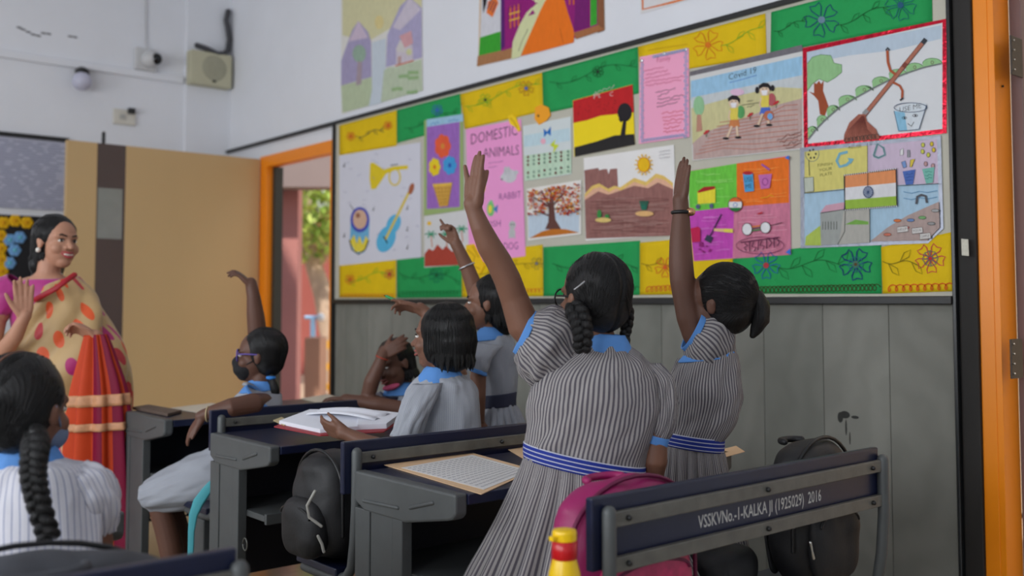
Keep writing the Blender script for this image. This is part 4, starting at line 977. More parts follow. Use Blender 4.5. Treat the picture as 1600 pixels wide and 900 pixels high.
def page_stack(name, pts, z0, z1, mat, lift=None):
    P = [bpt(x, y) + UP * (z0 - .7) for x, y in pts]
    return obj(name, MB().prism(P, (0, 0, z1 - z0)), mat, bk, bevel=.001)
M_PAGE = pm('exercise_page', s(226, 228, 236), .7, 0, .04, 14, .15, 25)
M_REDC = pm('red_cover', s(150, 30, 40), .5)
page_stack('cover', [(428, 668), (482, 645), (632, 655), (600, 676), (500, 682)], .7, .704, M_REDC)
page_stack('pages', [(436, 665), (484, 647), (565, 648), (560, 674), (500, 679)], .7045, .717, M_PAGE)
page_stack('pages', [(562, 648), (626, 655), (604, 672), (558, 674)], .7045, .722, M_PAGE)
# loose sheets above, slightly curled
g = MB(); A = [bpt(*q) + UP * .022 for q in ((478, 658), (508, 648), (612, 656), (585, 668))]
n = 8; vs = []
for j in range(n + 1):
    for i in range(n + 1):
        q = A[0].lerp(A[1], j / n).lerp(A[3].lerp(A[2], j / n), i / n); q.z += .012 * math.sin(i / n * 3.1) + .004 * math.sin(j * 1.3); vs.append(q)
g.add(vs, [(j * (n + 1) + i, j * (n + 1) + i + 1, (j + 1) * (n + 1) + i + 1, (j + 1) * (n + 1) + i) for j in range(n) for i in range(n)])
obj('loose_page', g, M_PAGE, bk, True, solid=.001)
obj('ruler', MB().prism([bpt(*q) + UP * .005 for q in ((427, 660), (440, 655), (455, 664), (444, 668))], (0, 0, .003)), pm('pale_ruler', s(176, 160, 120), .4), bk)
LPG = 'loose papers on the desk next to the teacher'
flat_sheet('loose_paper', 'cream loose papers at the near end of the desk next to the teacher', [(262, 638), (330, 630), (372, 636), (330, 648)], .6988, pm('cream_paper', s(216, 206, 186), .7), group=LPG)
flat_sheet('loose_paper', 'cream loose papers at the wall end of the desk by the doorway', [(470, 623), (512, 616), (532, 622), (505, 632)], .6988, MATS['cream_paper'], group=LPG)
bk2 = thing('dark_notebook', 'dark brown notebook lying at the end of the desk next to the teacher', 'book', wz(232, 644, .70))
obj('cover', MB().prism([wz(x, y, .6988) for x, y in ((207, 640), (232, 636), (284, 645), (262, 651))], (0, 0, .012)), pm('dark_brown_cover', s(92, 76, 66), .6), bk2, bevel=.002)

# ================================================================== bags and bottle
def blob(parts, voxel=.008, smooth=6, name='blob'):
    """union of overlapping closed solids -> one continuous surface"""
    me = parts.mesh(name) if isinstance(parts, MB) else parts
    o = bpy.data.objects.new(name, me); COL.objects.link(o)
    r = o.modifiers.new('r', 'REMESH'); r.mode = 'VOXEL'; r.voxel_size = voxel
    if smooth:
        q = o.modifiers.new('s', 'SMOOTH'); q.factor = .5; q.iterations = smooth
    out = bpy.data.meshes.new_from_object(o.evaluated_get(bpy.context.evaluated_depsgraph_get()))
    bpy.data.objects.remove(o); bpy.data.meshes.remove(me)
    out.polygons.foreach_set('use_smooth', [True] * len(out.polygons))
    out.materials.clear()
    return out
def displace(me, fn):
    for v in me.vertices: v.co += v.normal * fn(v.co)
    me.update(); return me
def setmat(me, m): me.materials.clear(); me.materials.append(m); return me
def super_box(c, ax, e=3.2, n=24):
    """rounded cushion-like box: superellipsoid"""
    mb = MB(); c = Vector(c); X, Y, Z = [Vector(a) for a in ax]
    pw_ = lambda v: math.copysign(abs(v) ** (2 / e), v)
    vs, fs = [], []; m = n // 2
    for i in range(m + 1):
        th = -math.pi / 2 + math.pi * i / m
        for k in range(n):
            ph = 2 * math.pi * k / n
            vs.append(c + X * pw_(math.cos(th)) * pw_(math.cos(ph)) + Y * pw_(math.cos(th)) * pw_(math.sin(ph)) + Z * pw_(math.sin(th)))
    for i in range(m):
        for k in range(n): fs.append((i * n + k, i * n + (k + 1) % n, (i + 1) * n + (k + 1) % n, (i + 1) * n + k))
    return mb.add(vs, fs)
def cloth(me, amp, sc, seed=0.0):
    return displace(me, lambda p: amp * noise.noise(p * sc + Vector((seed, 0, 0))) + amp * .5 * noise.noise(p * sc * 2.3 + Vector((0, seed, 0))))
def rucksack(name, label, c, ax, mat, mat2, zip_mat, extra=True, seed=0.0):
    c = Vector(c); X, Y, Z = [Vector(a) for a in ax]            # X width, Y towards its front, Z up (half sizes)
    t = thing(name, label, 'bag', c - Z, None)
    body = super_box(c, (X, Y, Z), 3.0)
    body.ell(c + Z * .72 + Y * .02, (X * .93, Y * .95, Z * .34), 24)
    obj('body', setmat(cloth(blob(body, .009, 8), .008, 9, seed), mat), None, t)
    pk = super_box(c + Y * .95 - Z * .34, (X * .78, Y * .36, Z * .56), 3.0)
    fp = obj('front_pocket', setmat(cloth(blob(pk, .009, 6), .005, 11, seed + 3), mat2), None, t)
    zp = []
    for k in range(17):
        a = math.pi * k / 16
        zp.append(c + Y * .55 + X * 1.0 * math.cos(a) + Z * (.35 + .73 * math.sin(a)))
    obj('zip_track', MB().tube([c + Y * .55 + X * 1.02 - Z * .4] + zp + [c + Y * .55 - X * 1.02 - Z * .4], .005, 8), zip_mat, t, True)
    zq = [c + Y * 1.22 + X * .62 * math.cos(math.pi * k / 12) + Z * (-.08 + .16 * math.sin(math.pi * k / 12)) for k in range(13)]
    obj('zip_track', MB().tube(zq, .004, 6), zip_mat, fp, True)
    hp = [c + Z * .98 + X * .28 * math.cos(math.pi * k / 10) - Y * (.75 + .4 * math.sin(math.pi * k / 10))  for k in range(11)]
    obj('carry_loop', MB().tube(hp, .009, 8), mat, t, True)
    for sg in (-1, 1):
        st_ = [c - Y * (.98 + .25 * math.sin(math.pi * k / 10)) + X * .5 * sg + Z * (.55 - 1.3 * k / 10) for k in range(11)]
        obj('shoulder_strap', MB().tube(st_, .022, 8, flat=(Y, .3)), mat, t, True)
    return t
M_MAG = pm('magenta_nylon', s(152, 24, 92), .5, 0, .14, 9, .12, 90)
M_MAGD = pm('dark_magenta_piping', s(104, 14, 62), .5, 0, .1, 9)
M_PINKP = pm('pink_printed_pocket', s(190, 46, 98), .45, 0, .5, 42, 0, 1)
M_BLKN = pm('black_nylon', s(22, 22, 24), .6, 0, .2, 9, .15, 120)
M_BLKP = pm('black_piping', s(12, 12, 14), .45)
M_GRYN = pm('charcoal_grey_nylon', s(64, 66, 72), .7, 0, .14, 9, .15, 120)
M_STEEL = pm('bright_zip_pull', s(206, 206, 200), .22, .9)
EXv, EYv = Vector((1, 0, 0)), Vector((0, 1, 0))
pb = rucksack('rucksack', 'magenta rucksack leaning on the stencilled bench back', (1.595, 1.505, .595), (EXv * .192, EYv * -.07, UP * .172), M_MAG, M_PINKP, M_MAGD, seed=1.0)
# yellow bottle in its side pocket
bc = at(882, 880, 1.86); bz = at(882, 826, 1.86).z
bt = thing('water_bottle', 'yellow plastic bottle with a red collar beside the magenta rucksack', 'bottle', (bc.x, bc.y, .42))
def lathe(c, prof, n=24, mat=None):
    mb = MB(); vs, fs = [], []
    for r, z in prof:
        for k in range(n): a = 2 * math.pi * k / n; vs.append((c[0] + r * math.cos(a), c[1] + r * math.sin(a), z))
    for i in range(len(prof) - 1):
        for k in range(n): fs.append((i * n + k, i * n + (k + 1) % n, (i + 1) * n + (k + 1) % n, (i + 1) * n + k))
    fs.append(tuple(range(n))[::-1]); fs.append(tuple(range((len(prof) - 1) * n, len(prof) * n)))
    return mb.add(vs, fs, mat)
M_YEL = pm('yellow_plastic', s(240, 196, 0), .3, 0, .04, 8); M_REDP = pm('red_plastic', s(190, 14, 22), .3)
z0 = bz - .044
obj('bottle_body', lathe(bc, [(.026, .42), (.031, .425), (.032, .5), (.031, z0 - .06), (.029, z0 - .035), (.0225, z0 - .012), (.0215, z0 - .02 + .012)]), M_YEL, bt, True)
obj('collar', lathe(bc, [(.0205, z0 - .012), (.0235, z0 - .009), (.0235, z0 + .022), (.021, z0 + .0235)]), M_REDP, bt, True)
cp = lathe(bc, [(.020, z0 + .022), (.023, z0 + .0235), (.023, z0 + .037), (.0215, z0 + .042), (.012, z0 + .044)])
cp.box((bc.x - .034, bc.y - .006, z0 + .026), (bc.x - .02, bc.y + .006, z0 + .034))
obj('flip_cap', cp, M_YEL, bt, False, bevel=.001)
kb = rucksack('rucksack', 'black rucksack behind the wall end of the stencilled bench back', (2.32, 1.51, .60), (EXv * .14, EYv * -.07, UP * .185), M_BLKN, M_BLKN, M_BLKP, seed=2.0)
for (x, y0, y1) in ((1268, 848, 872), (1294, 818, 836)):
    a, b = wy(x - 2, y0, 1.425), wy(x + 3, y1, 1.425)
    obj('zip_pull', MB().tube([a, a.lerp(b, .5), b], [.004, .003, .0045], 8), M_STEEL, kb, True)
kc = rucksack('rucksack', 'black rucksack on the seat end behind the open exercise book', (1.515, 2.56, .565), (EYv * -.13, EXv * -.115, UP * .15), M_BLKN, M_BLKN, M_BLKP, seed=5.0)
for pts in ([(492, 768), (480, 790), (483, 808), (502, 822)], [(497, 838), (503, 850), (506, 862)]):
    obj('zip_pull', MB().tube([at(x, y, 2.75) for x, y in pts], .0045, 8), pm('dull_white_cord', s(160, 158, 150), .5), kc, True)
kd = rucksack('rucksack', 'charcoal grey rucksack on the bench behind the girl with one plait', (.42, 1.615, .575), (EXv * .25, EYv * .085, UP * .19), M_GRYN, M_GRYN, M_BLKP, seed=7.0)
ke = thing('black_pouch', 'low black bag on the floor side behind the stencilled bench', 'bag', (2.08, 1.62, .415))
obj('body', setmat(cloth(blob(super_box((2.08, 1.62, .475), (EXv * .10, EYv * .08, UP * .06), 2.6), .008, 6), .008, 12, 4), M_BLKN), None, ke)
# turquoise strap hanging from the third bench
sp3 = [at(x, y, 3.57) for x, y in ((330, 757), (322, 768), (310, 785), (302, 805), (299, 830), (298, 862), (297, 880))]
tag(obj('turquoise_strap', MB().tube(sp3, [.014, .018, .02, .016, .012, .011, .010], 8, flat=(FH, .15)), pm('turquoise_webbing', s(70, 160, 170), .7, 0, .1, 20), None, True), 'turquoise cloth strap hanging off the masked girls bench', 'strap')
# ================================================================== people: shared tools
def skin(name, c): return pm(name, s(*c), .5, 0, .12, 11, .08, 260, spec=.35)
SK_A, SK_B, SK_C, SK_T = skin('skin_brown', (118, 82, 65)), skin('skin_deep_brown', (97, 66, 53)), skin('skin_warm_brown', (122, 85, 69)), skin('skin_light_brown', (184, 135, 110))
def hair_mat():
    m = bpy.data.materials.new('black_hair'); m.use_nodes = True; n = m.node_tree; b = n.nodes['Principled BSDF']
    b.inputs['Roughness'].default_value = .34; b.inputs['Specular IOR Level'].default_value = .27
    at_ = n.nodes.new('ShaderNodeAttribute'); at_.attribute_name = 'strand'
    no = n.nodes.new('ShaderNodeTexNoise'); no.inputs['Scale'].default_value = 1; no.inputs['Detail'].default_value = 4; no.inputs['Roughness'].default_value = .7
    n.links.new(at_.outputs['Vector'], no.inputs['Vector'])
    cr = n.nodes.new('ShaderNodeValToRGB'); cr.color_ramp.elements[0].color = (.003, .003, .0032, 1); cr.color_ramp.elements[1].color = (.013, .012, .012, 1)
    cr.color_ramp.elements[0].position = .3; cr.color_ramp.elements[1].position = .75
    n.links.new(no.outputs[0], cr.inputs[0]); n.links.new(cr.outputs[0], b.inputs['Base Color'])
    bp = n.nodes.new('ShaderNodeBump'); bp.inputs['Strength'].default_value = .9; bp.inputs['Distance'].default_value = .004
    n.links.new(no.outputs[0], bp.inputs['Height']); n.links.new(bp.outputs[0], b.inputs['Normal'])
    return m
M_HAIR = hair_mat()
def strand_attr(me, fn):
    a = me.attributes.new('strand', 'FLOAT_VECTOR', 'POINT')
    buf = []
    for v in me.vertices: buf += list(fn(v.co))
    a.data.foreach_set('vector', buf); return me
def mpx(d): return d / F
def limb(mb, pts, n=16, flat=None):
    """pts: (px, py, depth, radius in photo pixels)"""
    mb.tube([at(x, y, d) for x, y, d, r in pts], [r * mpx(d) for x, y, d, r in pts], n, flat=flat)
def smooth_pts(P, k=4):
    P = [Vector(p) for p in P]; out = []
    for i in range(len(P) - 1):
        p0, p1, p2, p3 = P[max(i - 1, 0)], P[i], P[i + 1], P[min(i + 2, len(P) - 1)]
        for j in range(k):
            t = j / k
            out.append(.5 * ((2 * p1) + (p2 - p0) * t + (2 * p0 - 5 * p1 + 4 * p2 - p3) * t * t + (3 * p1 - p0 - 3 * p2 + p3) * t ** 3))
    return out + [P[-1]]
class Head:
    def __init__(self, c, fwd, H, up=(0, 0, 1)):
        self.c = Vector(c); self.H = H; self.f = Vector(fwd).normalized()
        u = Vector(up); self.r = self.f.cross(u).normalized(); self.u = self.r.cross(self.f).normalized()
    def p(self, x, y, z): return self.c + (self.r * x + self.f * y + self.u * z) * self.H
    def loc(self, w): q = (Vector(w) - self.c) / self.H; return q.dot(self.r), q.dot(self.f), q.dot(self.u)
    def e(self, mb, c, r, n=20, mat=None): mb.ell(self.p(*c), (self.r * r[0] * self.H, self.f * r[1] * self.H, self.u * r[2] * self.H), n, mat)
    def t(self, mb, pts, rad, n=10): mb.tube([self.p(*q) for q in pts], [q * self.H for q in rad], n)
    def flesh(self, mb):
        self.e(mb, (0, -.06, .12), (.345, .42, .38), 28); self.e(mb, (0, .10, -.12), (.275, .29, .36), 24)
        self.e(mb, (0, .20, -.37), (.15, .15, .125)); self.e(mb, (0, .27, .10), (.25, .11, .08))
        for sg in (-1, 1):
            self.e(mb, (sg * .155, .24, -.13), (.125, .12, .12)); self.e(mb, (sg * .34, -.03, -.04), (.035, .075, .115), 14)
            self.e(mb, (sg * .36, -.05, .0), (.03, .05, .07), 12); self.e(mb, (sg * .06, .40, -.115), (.045, .045, .035), 10)
        self.t(mb, [(0, .33, .08), (0, .41, -.06), (0, .455, -.11)], [.035, .045, .052]); self.e(mb, (0, .35, -.215), (.10, .07, .028), 14); self.e(mb, (0, .34, -.265), (.085, .07, .03), 14)
    def face(self, th, lips=(150, 84, 76), smile=0, brows=True, iris=True):
        W_ = pm('eye_white', s(226, 222, 216), .25); I_ = pm('dark_iris', s(34, 24, 20), .15)
        for sg in (-1, 1):
            m = MB(); self.e(m, (sg * .135, .318, .015), (.058, .045, .028), 12); e = obj('eye', m, W_, th, True)
            m = MB(); self.e(m, (sg * .135 + .01, .350, .013), (.026, .018, .026), 10); obj('iris', m, I_, e, True)
            m = MB(); self.t(m, [(sg * .19, .315, .03), (sg * .135, .365, .048), (sg * .08, .35, .03)], [.006, .011, .006], 8); obj('eyelid', m, M_HAIR, e, True)
            if brows:
                m = MB(); self.t(m, [(sg * .215, .29, .10), (sg * .15, .355, .13), (sg * .06, .385, .105)], [.008, .017, .012], 8); obj('eyebrow', m, M_HAIR, th, True)
        LM = pm('lips_%d' % lips[0], s(*lips), .4)
        m = MB(); k = .05 * smile
        self.t(m, [(-.12 - k, .29, -.225 + k), (-.05, .405, -.212), (0, .418, -.218), (.05, .405, -.212), (.12 + k, .29, -.225 + k)], [.01, .02, .02, .02, .01], 8); obj('upper_lip', m, LM, th, True)
        dz = -.065 if smile else -.05
        m = MB(); self.t(m, [(-.12 - k, .285, -.228 + k), (-.05, .40, -.225 + dz), (0, .41, -.228 + dz), (.05, .40, -.225 + dz), (.12 + k, .285, -.228 + k)], [.01, .022, .024, .022, .01], 8); obj('lower_lip', m, LM, th, True)
        if smile:
            m = MB(); self.e(m, (0, .375, -.245), (.10, .035, .026), 14); obj('teeth', m, pm('teeth', s(236, 230, 220), .25), th, True)
    def hair(self, th, extra=(), ties=((.22, -.38, -.22),), voxel=.0045, part=True, name='hair', bob=False, skip=False, grow=1.0):
        mb = MB()
        self.e(mb, (0, -.125, .145), (.385 * grow, .435 * grow, .415 * grow), 32); self.e(mb, (0, -.2, -.1), (.345 * grow, .30 * grow, .32), 24); self.e(mb, (0, -.16, .03), (.37 * grow, .37 * grow, .38 * grow), 24)
        for c, r in extra: self.e(mb, c, r, 20)
        me = blob(mb, voxel, 12, 'hair')
        H = self.H
        def dz(w):
            x, y, z = self.loc(w)
            g = -.022 * H * math.exp(-(x / .025) ** 2) if part and (z > .05 or y < -.2) else 0
            return g + .010 * H * noise.noise(Vector((x * 6, y * 6, z * 3)))
        displace(me, dz)
        def st(w):
            x, y, z = self.loc(w)
            if bob: return (math.atan2(x, y + .1) * 26, z * 1.6, 3)
            tt = min(ties, key=lambda q: abs(q[0] - x)); dy, dzz = y - tt[1], z - tt[2]
            return (math.atan2(dzz, dy) * 22 + x * 6, math.hypot(dy, dzz) * 2, 7 if x > 0 else 1)
        strand_attr(me, st); setmat(me, M_HAIR)
        ho = obj(name, me, None, th)
        # loose locks lying on the surface, combed towards the ties (or down, for a bob)
        from mathutils.bvhtree import BVHTree
        bv = BVHTree.FromPolygons([v.co for v in me.vertices], [tuple(p.vertices) for p in me.polygons])
        rd = random.Random(len(me.vertices)); lk = MB(); o_ = self.p(0, -.12, .02)
        hairline = lambda q: not (q[1] > .16 and q[2] < .30 and abs(q[0]) < .30)
        for k in range(260):
            if bob:
                a = rd.uniform(-math.pi, math.pi); S_ = Vector((.10 * math.sin(a), -.1 + .12 * math.cos(a), .56)); E_ = Vector((.40 * math.sin(a), -.15 + .42 * math.cos(a), rd.uniform(-.5, -.38)))
                if math.cos(a) > .62: continue
            elif len(ties) == 1:
                a = rd.uniform(-2.2, 2.2); S_ = Vector((.36 * math.sin(a), rd.uniform(.0, .24), .14 + .42 * math.cos(a))); E_ = Vector(ties[0]) + Vector((rd.uniform(-.03, .03), 0, rd.uniform(-.03, .03)))
            else:
                a = rd.uniform(.42, 3.5); sg = rd.choice((0, 1)); tt = ties[sg]; S_ = Vector((math.copysign(.02, tt[0] - .001), -.125 + .42 * math.cos(a), .145 + .40 * math.sin(a))); E_ = Vector(tt) + Vector((rd.uniform(-.04, .04), rd.uniform(-.04, .04), rd.uniform(-.03, .05)))
            pts = []
            for j in range(9):
                t = j / 8; q = S_.lerp(E_, t); w = self.p(*q) - o_
                if w.length < 1e-5: break
                w.normalize(); hit = bv.ray_cast(o_ + w * H * 1.6, -w)[0]
                if hit is None: break
                pts.append(hit + w * (.0006 if j not in (0, 8) else -.001))
            if len(pts) == 9: lk.tube(pts, [.0004, .0009, .0012, .0013, .0013, .0013, .0012, .0009, .0004], 5, caps=False)
        if bob:
            for k in range(46):                             # ragged ends of the cut
                a = rd.uniform(1.0, 2 * math.pi - 1.0); q = Vector((.36 * math.sin(a), -.17 + .36 * math.cos(a), -.26)); w = self.p(*q) - o_; w.normalize()
                hit = bv.ray_cast(o_ + w * H * 1.6, -w)[0]
                if hit: e_ = hit - self.u * H * rd.uniform(.10, .24) + (self.r * math.sin(a) + self.f * math.cos(a)) * H * rd.uniform(-.06, .03); lk.tube([hit - w * .008, hit.lerp(e_, .5), e_], [.009, .008, .0015], 7)
        lo = obj('hair_locks', strand_attr(lk.mesh('locks', M_HAIR, True), lambda w: (w.x * 500, w.y * 500, w.z * 90)), None, ho); lo['kind'] = 'stuff'
        return ho
def braid(th, pts, rad, name='plait', turns=7, n=64, tail=True):
    """three strands woven along a path"""
    P = smooth_pts(pts, max(2, n // max(1, len(pts) - 1))); N = len(P)
    mb = MB(); root = None
    for sidx in range(3):
        q, rr = [], []
        for i in range(N):
            t = i / (N - 1); T_ = (P[min(i + 1, N - 1)] - P[max(i - 1, 0)]).normalized()
            a = T_.cross(FH).normalized(); b = T_.cross(a)
            ph = t * turns * 2 * math.pi / 1.5 + sidx * 2 * math.pi / 3
            r = rad * (1 - .25 * t) * min(1, .72 + t * 1.6)
            q.append(P[i] + a * r * .62 * math.sin(ph) + b * r * .45 * math.sin(2 * ph)); rr.append(r * .56)
        mb.tube(q, rr, 10)
    me = mb.mesh('plait', M_HAIR, True)
    strand_attr(me, lambda w: (w.x * 300, w.y * 300, w.z * 60))
    return obj(name, me, None, th)
def tail(th, pts, rads, name='ponytail', voxel=.005, flat=None):
    mb = MB(); mb.tube(smooth_pts(pts, 4), np.interp(np.linspace(0, 1, 4 * (len(pts) - 1) + 1), np.linspace(0, 1, len(rads)), rads).tolist(), 16)
    me = mb.mesh('tail', M_HAIR, True)
    displace(me, lambda p: .004 * noise.noise(Vector((p.x * 90, p.y * 90, p.z * 14))))
    strand_attr(me, lambda w: (w.x * 260, w.y * 260, w.z * 16))
    return obj(name, me, None, th)
def hand(mb, Wp, f, nrm, size, thumb=1, curl=(.15, .15, .15, .15), spread=(.10, .03, -.03, -.10), thumb_out=.7, thumb_curl=.2, rad=.056):
    """Wp wrist, f finger direction, nrm palm normal; thumb=+1/-1 picks the thumb side along f x nrm"""
    f = Vector(f).normalized(); nrm = Vector(nrm); nrm = (nrm - f * nrm.dot(f)).normalized(); t = f.cross(nrm) * thumb; Wp = Vector(Wp); L_ = size
    ko = (.17, .06, -.055, -.16); kl = (.50, .52, .50, .46); fl = (.40, .45, .41, .32)
    for i in range(4):
        K_ = Wp + f * kl[i] * L_ + t * ko[i] * L_
        mb.tube([Wp + t * ko[i] * .5 * L_, Wp + f * .25 * L_ + t * ko[i] * .85 * L_, K_], [.085 * L_, .085 * L_, .066 * L_], 10)
        d = (f + t * spread[i]).normalized(); p = K_; ang = curl[i] * .6; q = [p]; rr = [rad * 1.12 * L_]
        for j, sg in enumerate((.44, .32, .24)):
            dd_ = d * math.cos(ang) + nrm * math.sin(ang); p = p + dd_ * fl[i] * sg * L_; q.append(p); rr.append(rad * (1.02 - .12 * j) * L_); ang += curl[i]
        mb.tube(q, rr, 10)
    b = Wp + f * .10 * L_ + t * .12 * L_ + nrm * .03 * L_
    d = (f * (1 - thumb_out * .6) + t * thumb_out).normalized()
    k1 = b + d * .24 * L_; d2 = (d * (1 - thumb_curl) + f * thumb_curl + nrm * thumb_curl * .6).normalized(); k2 = k1 + d2 * .18 * L_; k3 = k2 + (d2 + f * .3).normalized() * .14 * L_
    mb.tube([b, k1, k2, k3], [.085 * L_, .068 * L_, .056 * L_, .045 * L_], 10)
def RP(xL, yL, xR, yR, d, ratio=.7, dR=None):           # a ring seen edge to edge
    a, b = at(xL, yL, d), at(xR, yR, dR or d); h = (b - a) / 2
    return (a + b) / 2, h, FH * h.length * ratio
def loft(rings, n=72, sub=5, fn=None, e=2.0, circ=None):
    """cloth tube through rings; uv in metres around and along"""
    C_, A_, B_ = [smooth_pts([r[k] for r in rings], sub) for k in range(3)]
    m = len(C_); mb = MB(); vs = []
    circ = circ or 2 * math.pi * max((A_[i].length + B_[i].length) / 2 for i in range(m))
    vv = [0]
    for i in range(1, m): vv.append(vv[-1] + (C_[i] - C_[i - 1]).length)
    pw_ = lambda v: math.copysign(abs(v) ** (2 / e), v)
    for i in range(m):
        t = i / (m - 1)
        for k in range(n):
            a = 2 * math.pi * k / n
            d = A_[i] * pw_(math.cos(a)) + B_[i] * pw_(math.sin(a))
            g = 1 + (fn(a, t, C_[i] + d) / max(d.length, 1e-4) if fn else 0)
            vs.append(C_[i] + d * g)
    fs, uv = [], []
    for i in range(m - 1):
        for k in range(n):
            fs.append((i * n + k, i * n + (k + 1) % n, (i + 1) * n + (k + 1) % n, (i + 1) * n + k))
            u0, u1 = circ * k / n, circ * (k + 1) / n
            uv.append(((u0, vv[i]), (u1, vv[i]), (u1, vv[i + 1]), (u0, vv[i + 1])))
    return mb.add(vs, fs, None, uv)
def wrinkle(amp, fr=3.0, ft=4.0, seed=0.0, slant=0.0):
    return lambda a, t, p: amp * noise.noise(Vector((math.cos(a + slant * t) * fr, math.sin(a + slant * t) * fr, t * ft + seed))) + amp * .5 * noise.noise(Vector((math.cos(a + slant * t) * fr * 2.4, math.sin(a + slant * t) * fr * 2.4, t * ft * 1.8 + seed + 9)))
def pleats(k, amp, seed=0.0):
    return lambda a, t, p: amp * t * (abs(math.sin(k * a / 2 + seed + .5 * noise.noise(Vector((math.cos(a) * 2, math.sin(a) * 2, seed))))) - .5) * 2 + .004 * noise.noise(Vector((math.cos(a) * 3, math.sin(a) * 3, t * 4 + seed)))
def garment(th, name, rings, mat, fn=None, sub=5, n=72, solid=.003, circ=None, e=2.0):
    return obj(name, loft(rings, n, sub, fn, e, circ), mat, th, True, solid=solid)
def person(name, label, loc): return thing(name, label, 'person', loc)
def body(th, mb, mat, voxel=.0045): return obj('body', setmat(blob(mb, voxel, 4, 'body'), mat), None, th)
def shoe(th, p, d):
    d = Vector((d[0], d[1], 0)).normalized(); m = MB()
    m.ell(p + d * .05 + UP * .03, (d * .11, d.cross(UP) * .04, UP * .03), 16); m.ell(p + UP * .05, (d * .045, d.cross(UP) * .038, UP * .05), 14)
    return obj('shoe', setmat(blob(m, .007, 3), M_BLKP), None, th)
def legs(mb, th, hip, ankleL, ankleR, knee_f, r=(.05, .046, .036), fdir=None):
    """two legs from a hip centre to two ankles standing on the floor"""
    side = (Vector(ankleR) - Vector(ankleL)); side.z = 0; side = side.normalized()
    for sg, an in ((-1, ankleL), (1, ankleR)):
        an = Vector(an); h = Vector(hip) + side * sg * .04 - UP * .04
        k = h.lerp(an, .5) + Vector(knee_f)
        mb.tube(smooth_pts([h, k, an + UP * .06, an + UP * .03], 4), np.interp(np.linspace(0, 1, 13), (0, .33, .55, .8, 1), (r[0], r[1], r[1] * .98, r[2], r[2])).tolist(), 16)
        shoe(th, an, fdir or knee_f)
PW, PL = s(156, 152, 150), s(88, 84, 91)
M_STRIPE = stripes('grey_white_striped_cotton', PW, PL, .0084, .46)
M_STRIPEW = stripes('white_fine_blue_striped_cotton', s(208, 207, 214), s(140, 146, 172), .0145, .16)
M_PALE = stripes('pale_grey_fine_striped_cotton', s(166, 169, 175), s(140, 145, 157), .006, .3)
M_BLUE = pm('sky_blue_cotton', s(86, 140, 206), .8, 0, .06, 20, .1, 300)
M_BELT = stripes('blue_white_striped_belt', s(34, 52, 140), s(196, 198, 210), .0105, .22, .6, 1)
M_NAVYB = pm('dark_navy_belt', s(44, 48, 70), .7)
GOLD = pm('gold_metal', s(196, 160, 90), .25, .9); SILVER = pm('silver_metal', s(200, 200, 200), .25, .9)
def ringband(th, name, c, axis, r, tube_r, mat, n=24, flat=None):
    c, ax = Vector(c), Vector(axis).normalized(); u = ax.orthogonal().normalized(); w = ax.cross(u)
    pts = [c + u * r * math.cos(2 * math.pi * k / n) + w * r * math.sin(2 * math.pi * k / n) for k in range(n + 1)]
    return obj(name, MB().tube(pts, tube_r, 8, caps=False, flat=flat), mat, th, True)
# ================================================================== the girl with two plaits and raised arm
d0 = 2.46
base = at(930, 760, d0); base.z = 0
th = person('person', 'girl standing in a striped dress, two plaits, glasses, left arm raised high', base)
hd = Head(at(925, 466, d0), -RH * .60 + FH * .80, .205)
mb = MB(); hd.flesh(mb)
limb(mb, [(930, 505, d0, 24), (938, 535, d0, 25), (942, 562, d0, 32)])
mb.tube([at(940, 585, d0), at(925, 640, d0), at(918, 700, d0), at(915, 750, d0)], [.085, .10, .085, .08], 20, flat=(FH, .55))
limb(mb, [(940, 575, d0, 26), (880, 560, d0, 22), (840, 535, d0, 24), (818, 508, d0, 26), (803, 465, d0 - .01, 22), (793, 437, d0 - .02, 21.5), (779, 408, d0 - .03, 20.5), (764, 384, d0 - .04, 19.5), (751, 355, d0 - .05, 16), (742, 332, d0 - .05, 13.5), (738, 318, d0 - .05, 14)], 20)
hand(mb, at(739, 326, d0 - .05), UP * 1.0 + RH * .04, FH * .65 + RH * .75, .142, thumb=-1, curl=(.05, .06, .08, .02), spread=(.03, .03, .05, -.42), thumb_out=.16, thumb_curl=.6, rad=.05)
limb(mb, [(940, 580, d0, 24), (1005, 598, d0, 16), (1028, 630, d0, 16), (1024, 680, d0, 18), (1022, 720, d0, 21), (1018, 745, d0 + .02, 18), (1010, 775, d0 + .08, 14)], 18)
hand(mb, at(1010, 775, d0 + .08), FH * .8 - UP * .4 - RH * .3, -UP, .13, thumb=-1, curl=(.25,) * 4)
hipc = at(915, 750, d0)
aL, aR = at(885, 760, d0 + .02), at(955, 760, d0 + .02); aL.z = aR.z = 0
legs(mb, th, hipc, aL, aR, FH * .01, fdir=-RH * .5 + FH)
body(th, mb, SK_A, .0036)
hd.face(th)
hr = hd.hair(th, ties=((-.26, -.34, -.22), (.26, -.34, -.22)), voxel=.004)
braid(th, [at(896, 478, d0 - .09), at(906, 498, d0 - .105), at(911, 522, d0 - .11), at(909, 545, d0 - .10)], .026, turns=3.4)
braid(th, [at(966, 462, d0 + .02), at(979, 482, d0 + .01), at(980, 503, d0), at(977, 522, d0)], .0165, turns=3.2)
tail(th, [at(977, 520, d0), at(978, 532, d0), at(980, 544, d0)], [.010, .012, .006], 'plait_end')
obj('hair_clip', MB().tube([at(898, 452, d0 - .115), at(906, 446, d0 - .113), at(913, 440, d0 - .108)], .0022, 8), SILVER, th, True)
gl = obj('glasses', MB().tube([hd.p(-.36, -.02, .02), hd.p(-.33, .2, .03), hd.p(-.27, .35, .03)], .0022, 8), M_BLKP, th, True)
for sg in (-1, 1): ringband(gl, 'rim', hd.p(sg * .16, .385, .0), hd.f - hd.r * .1, .023, .0022, M_BLKP)
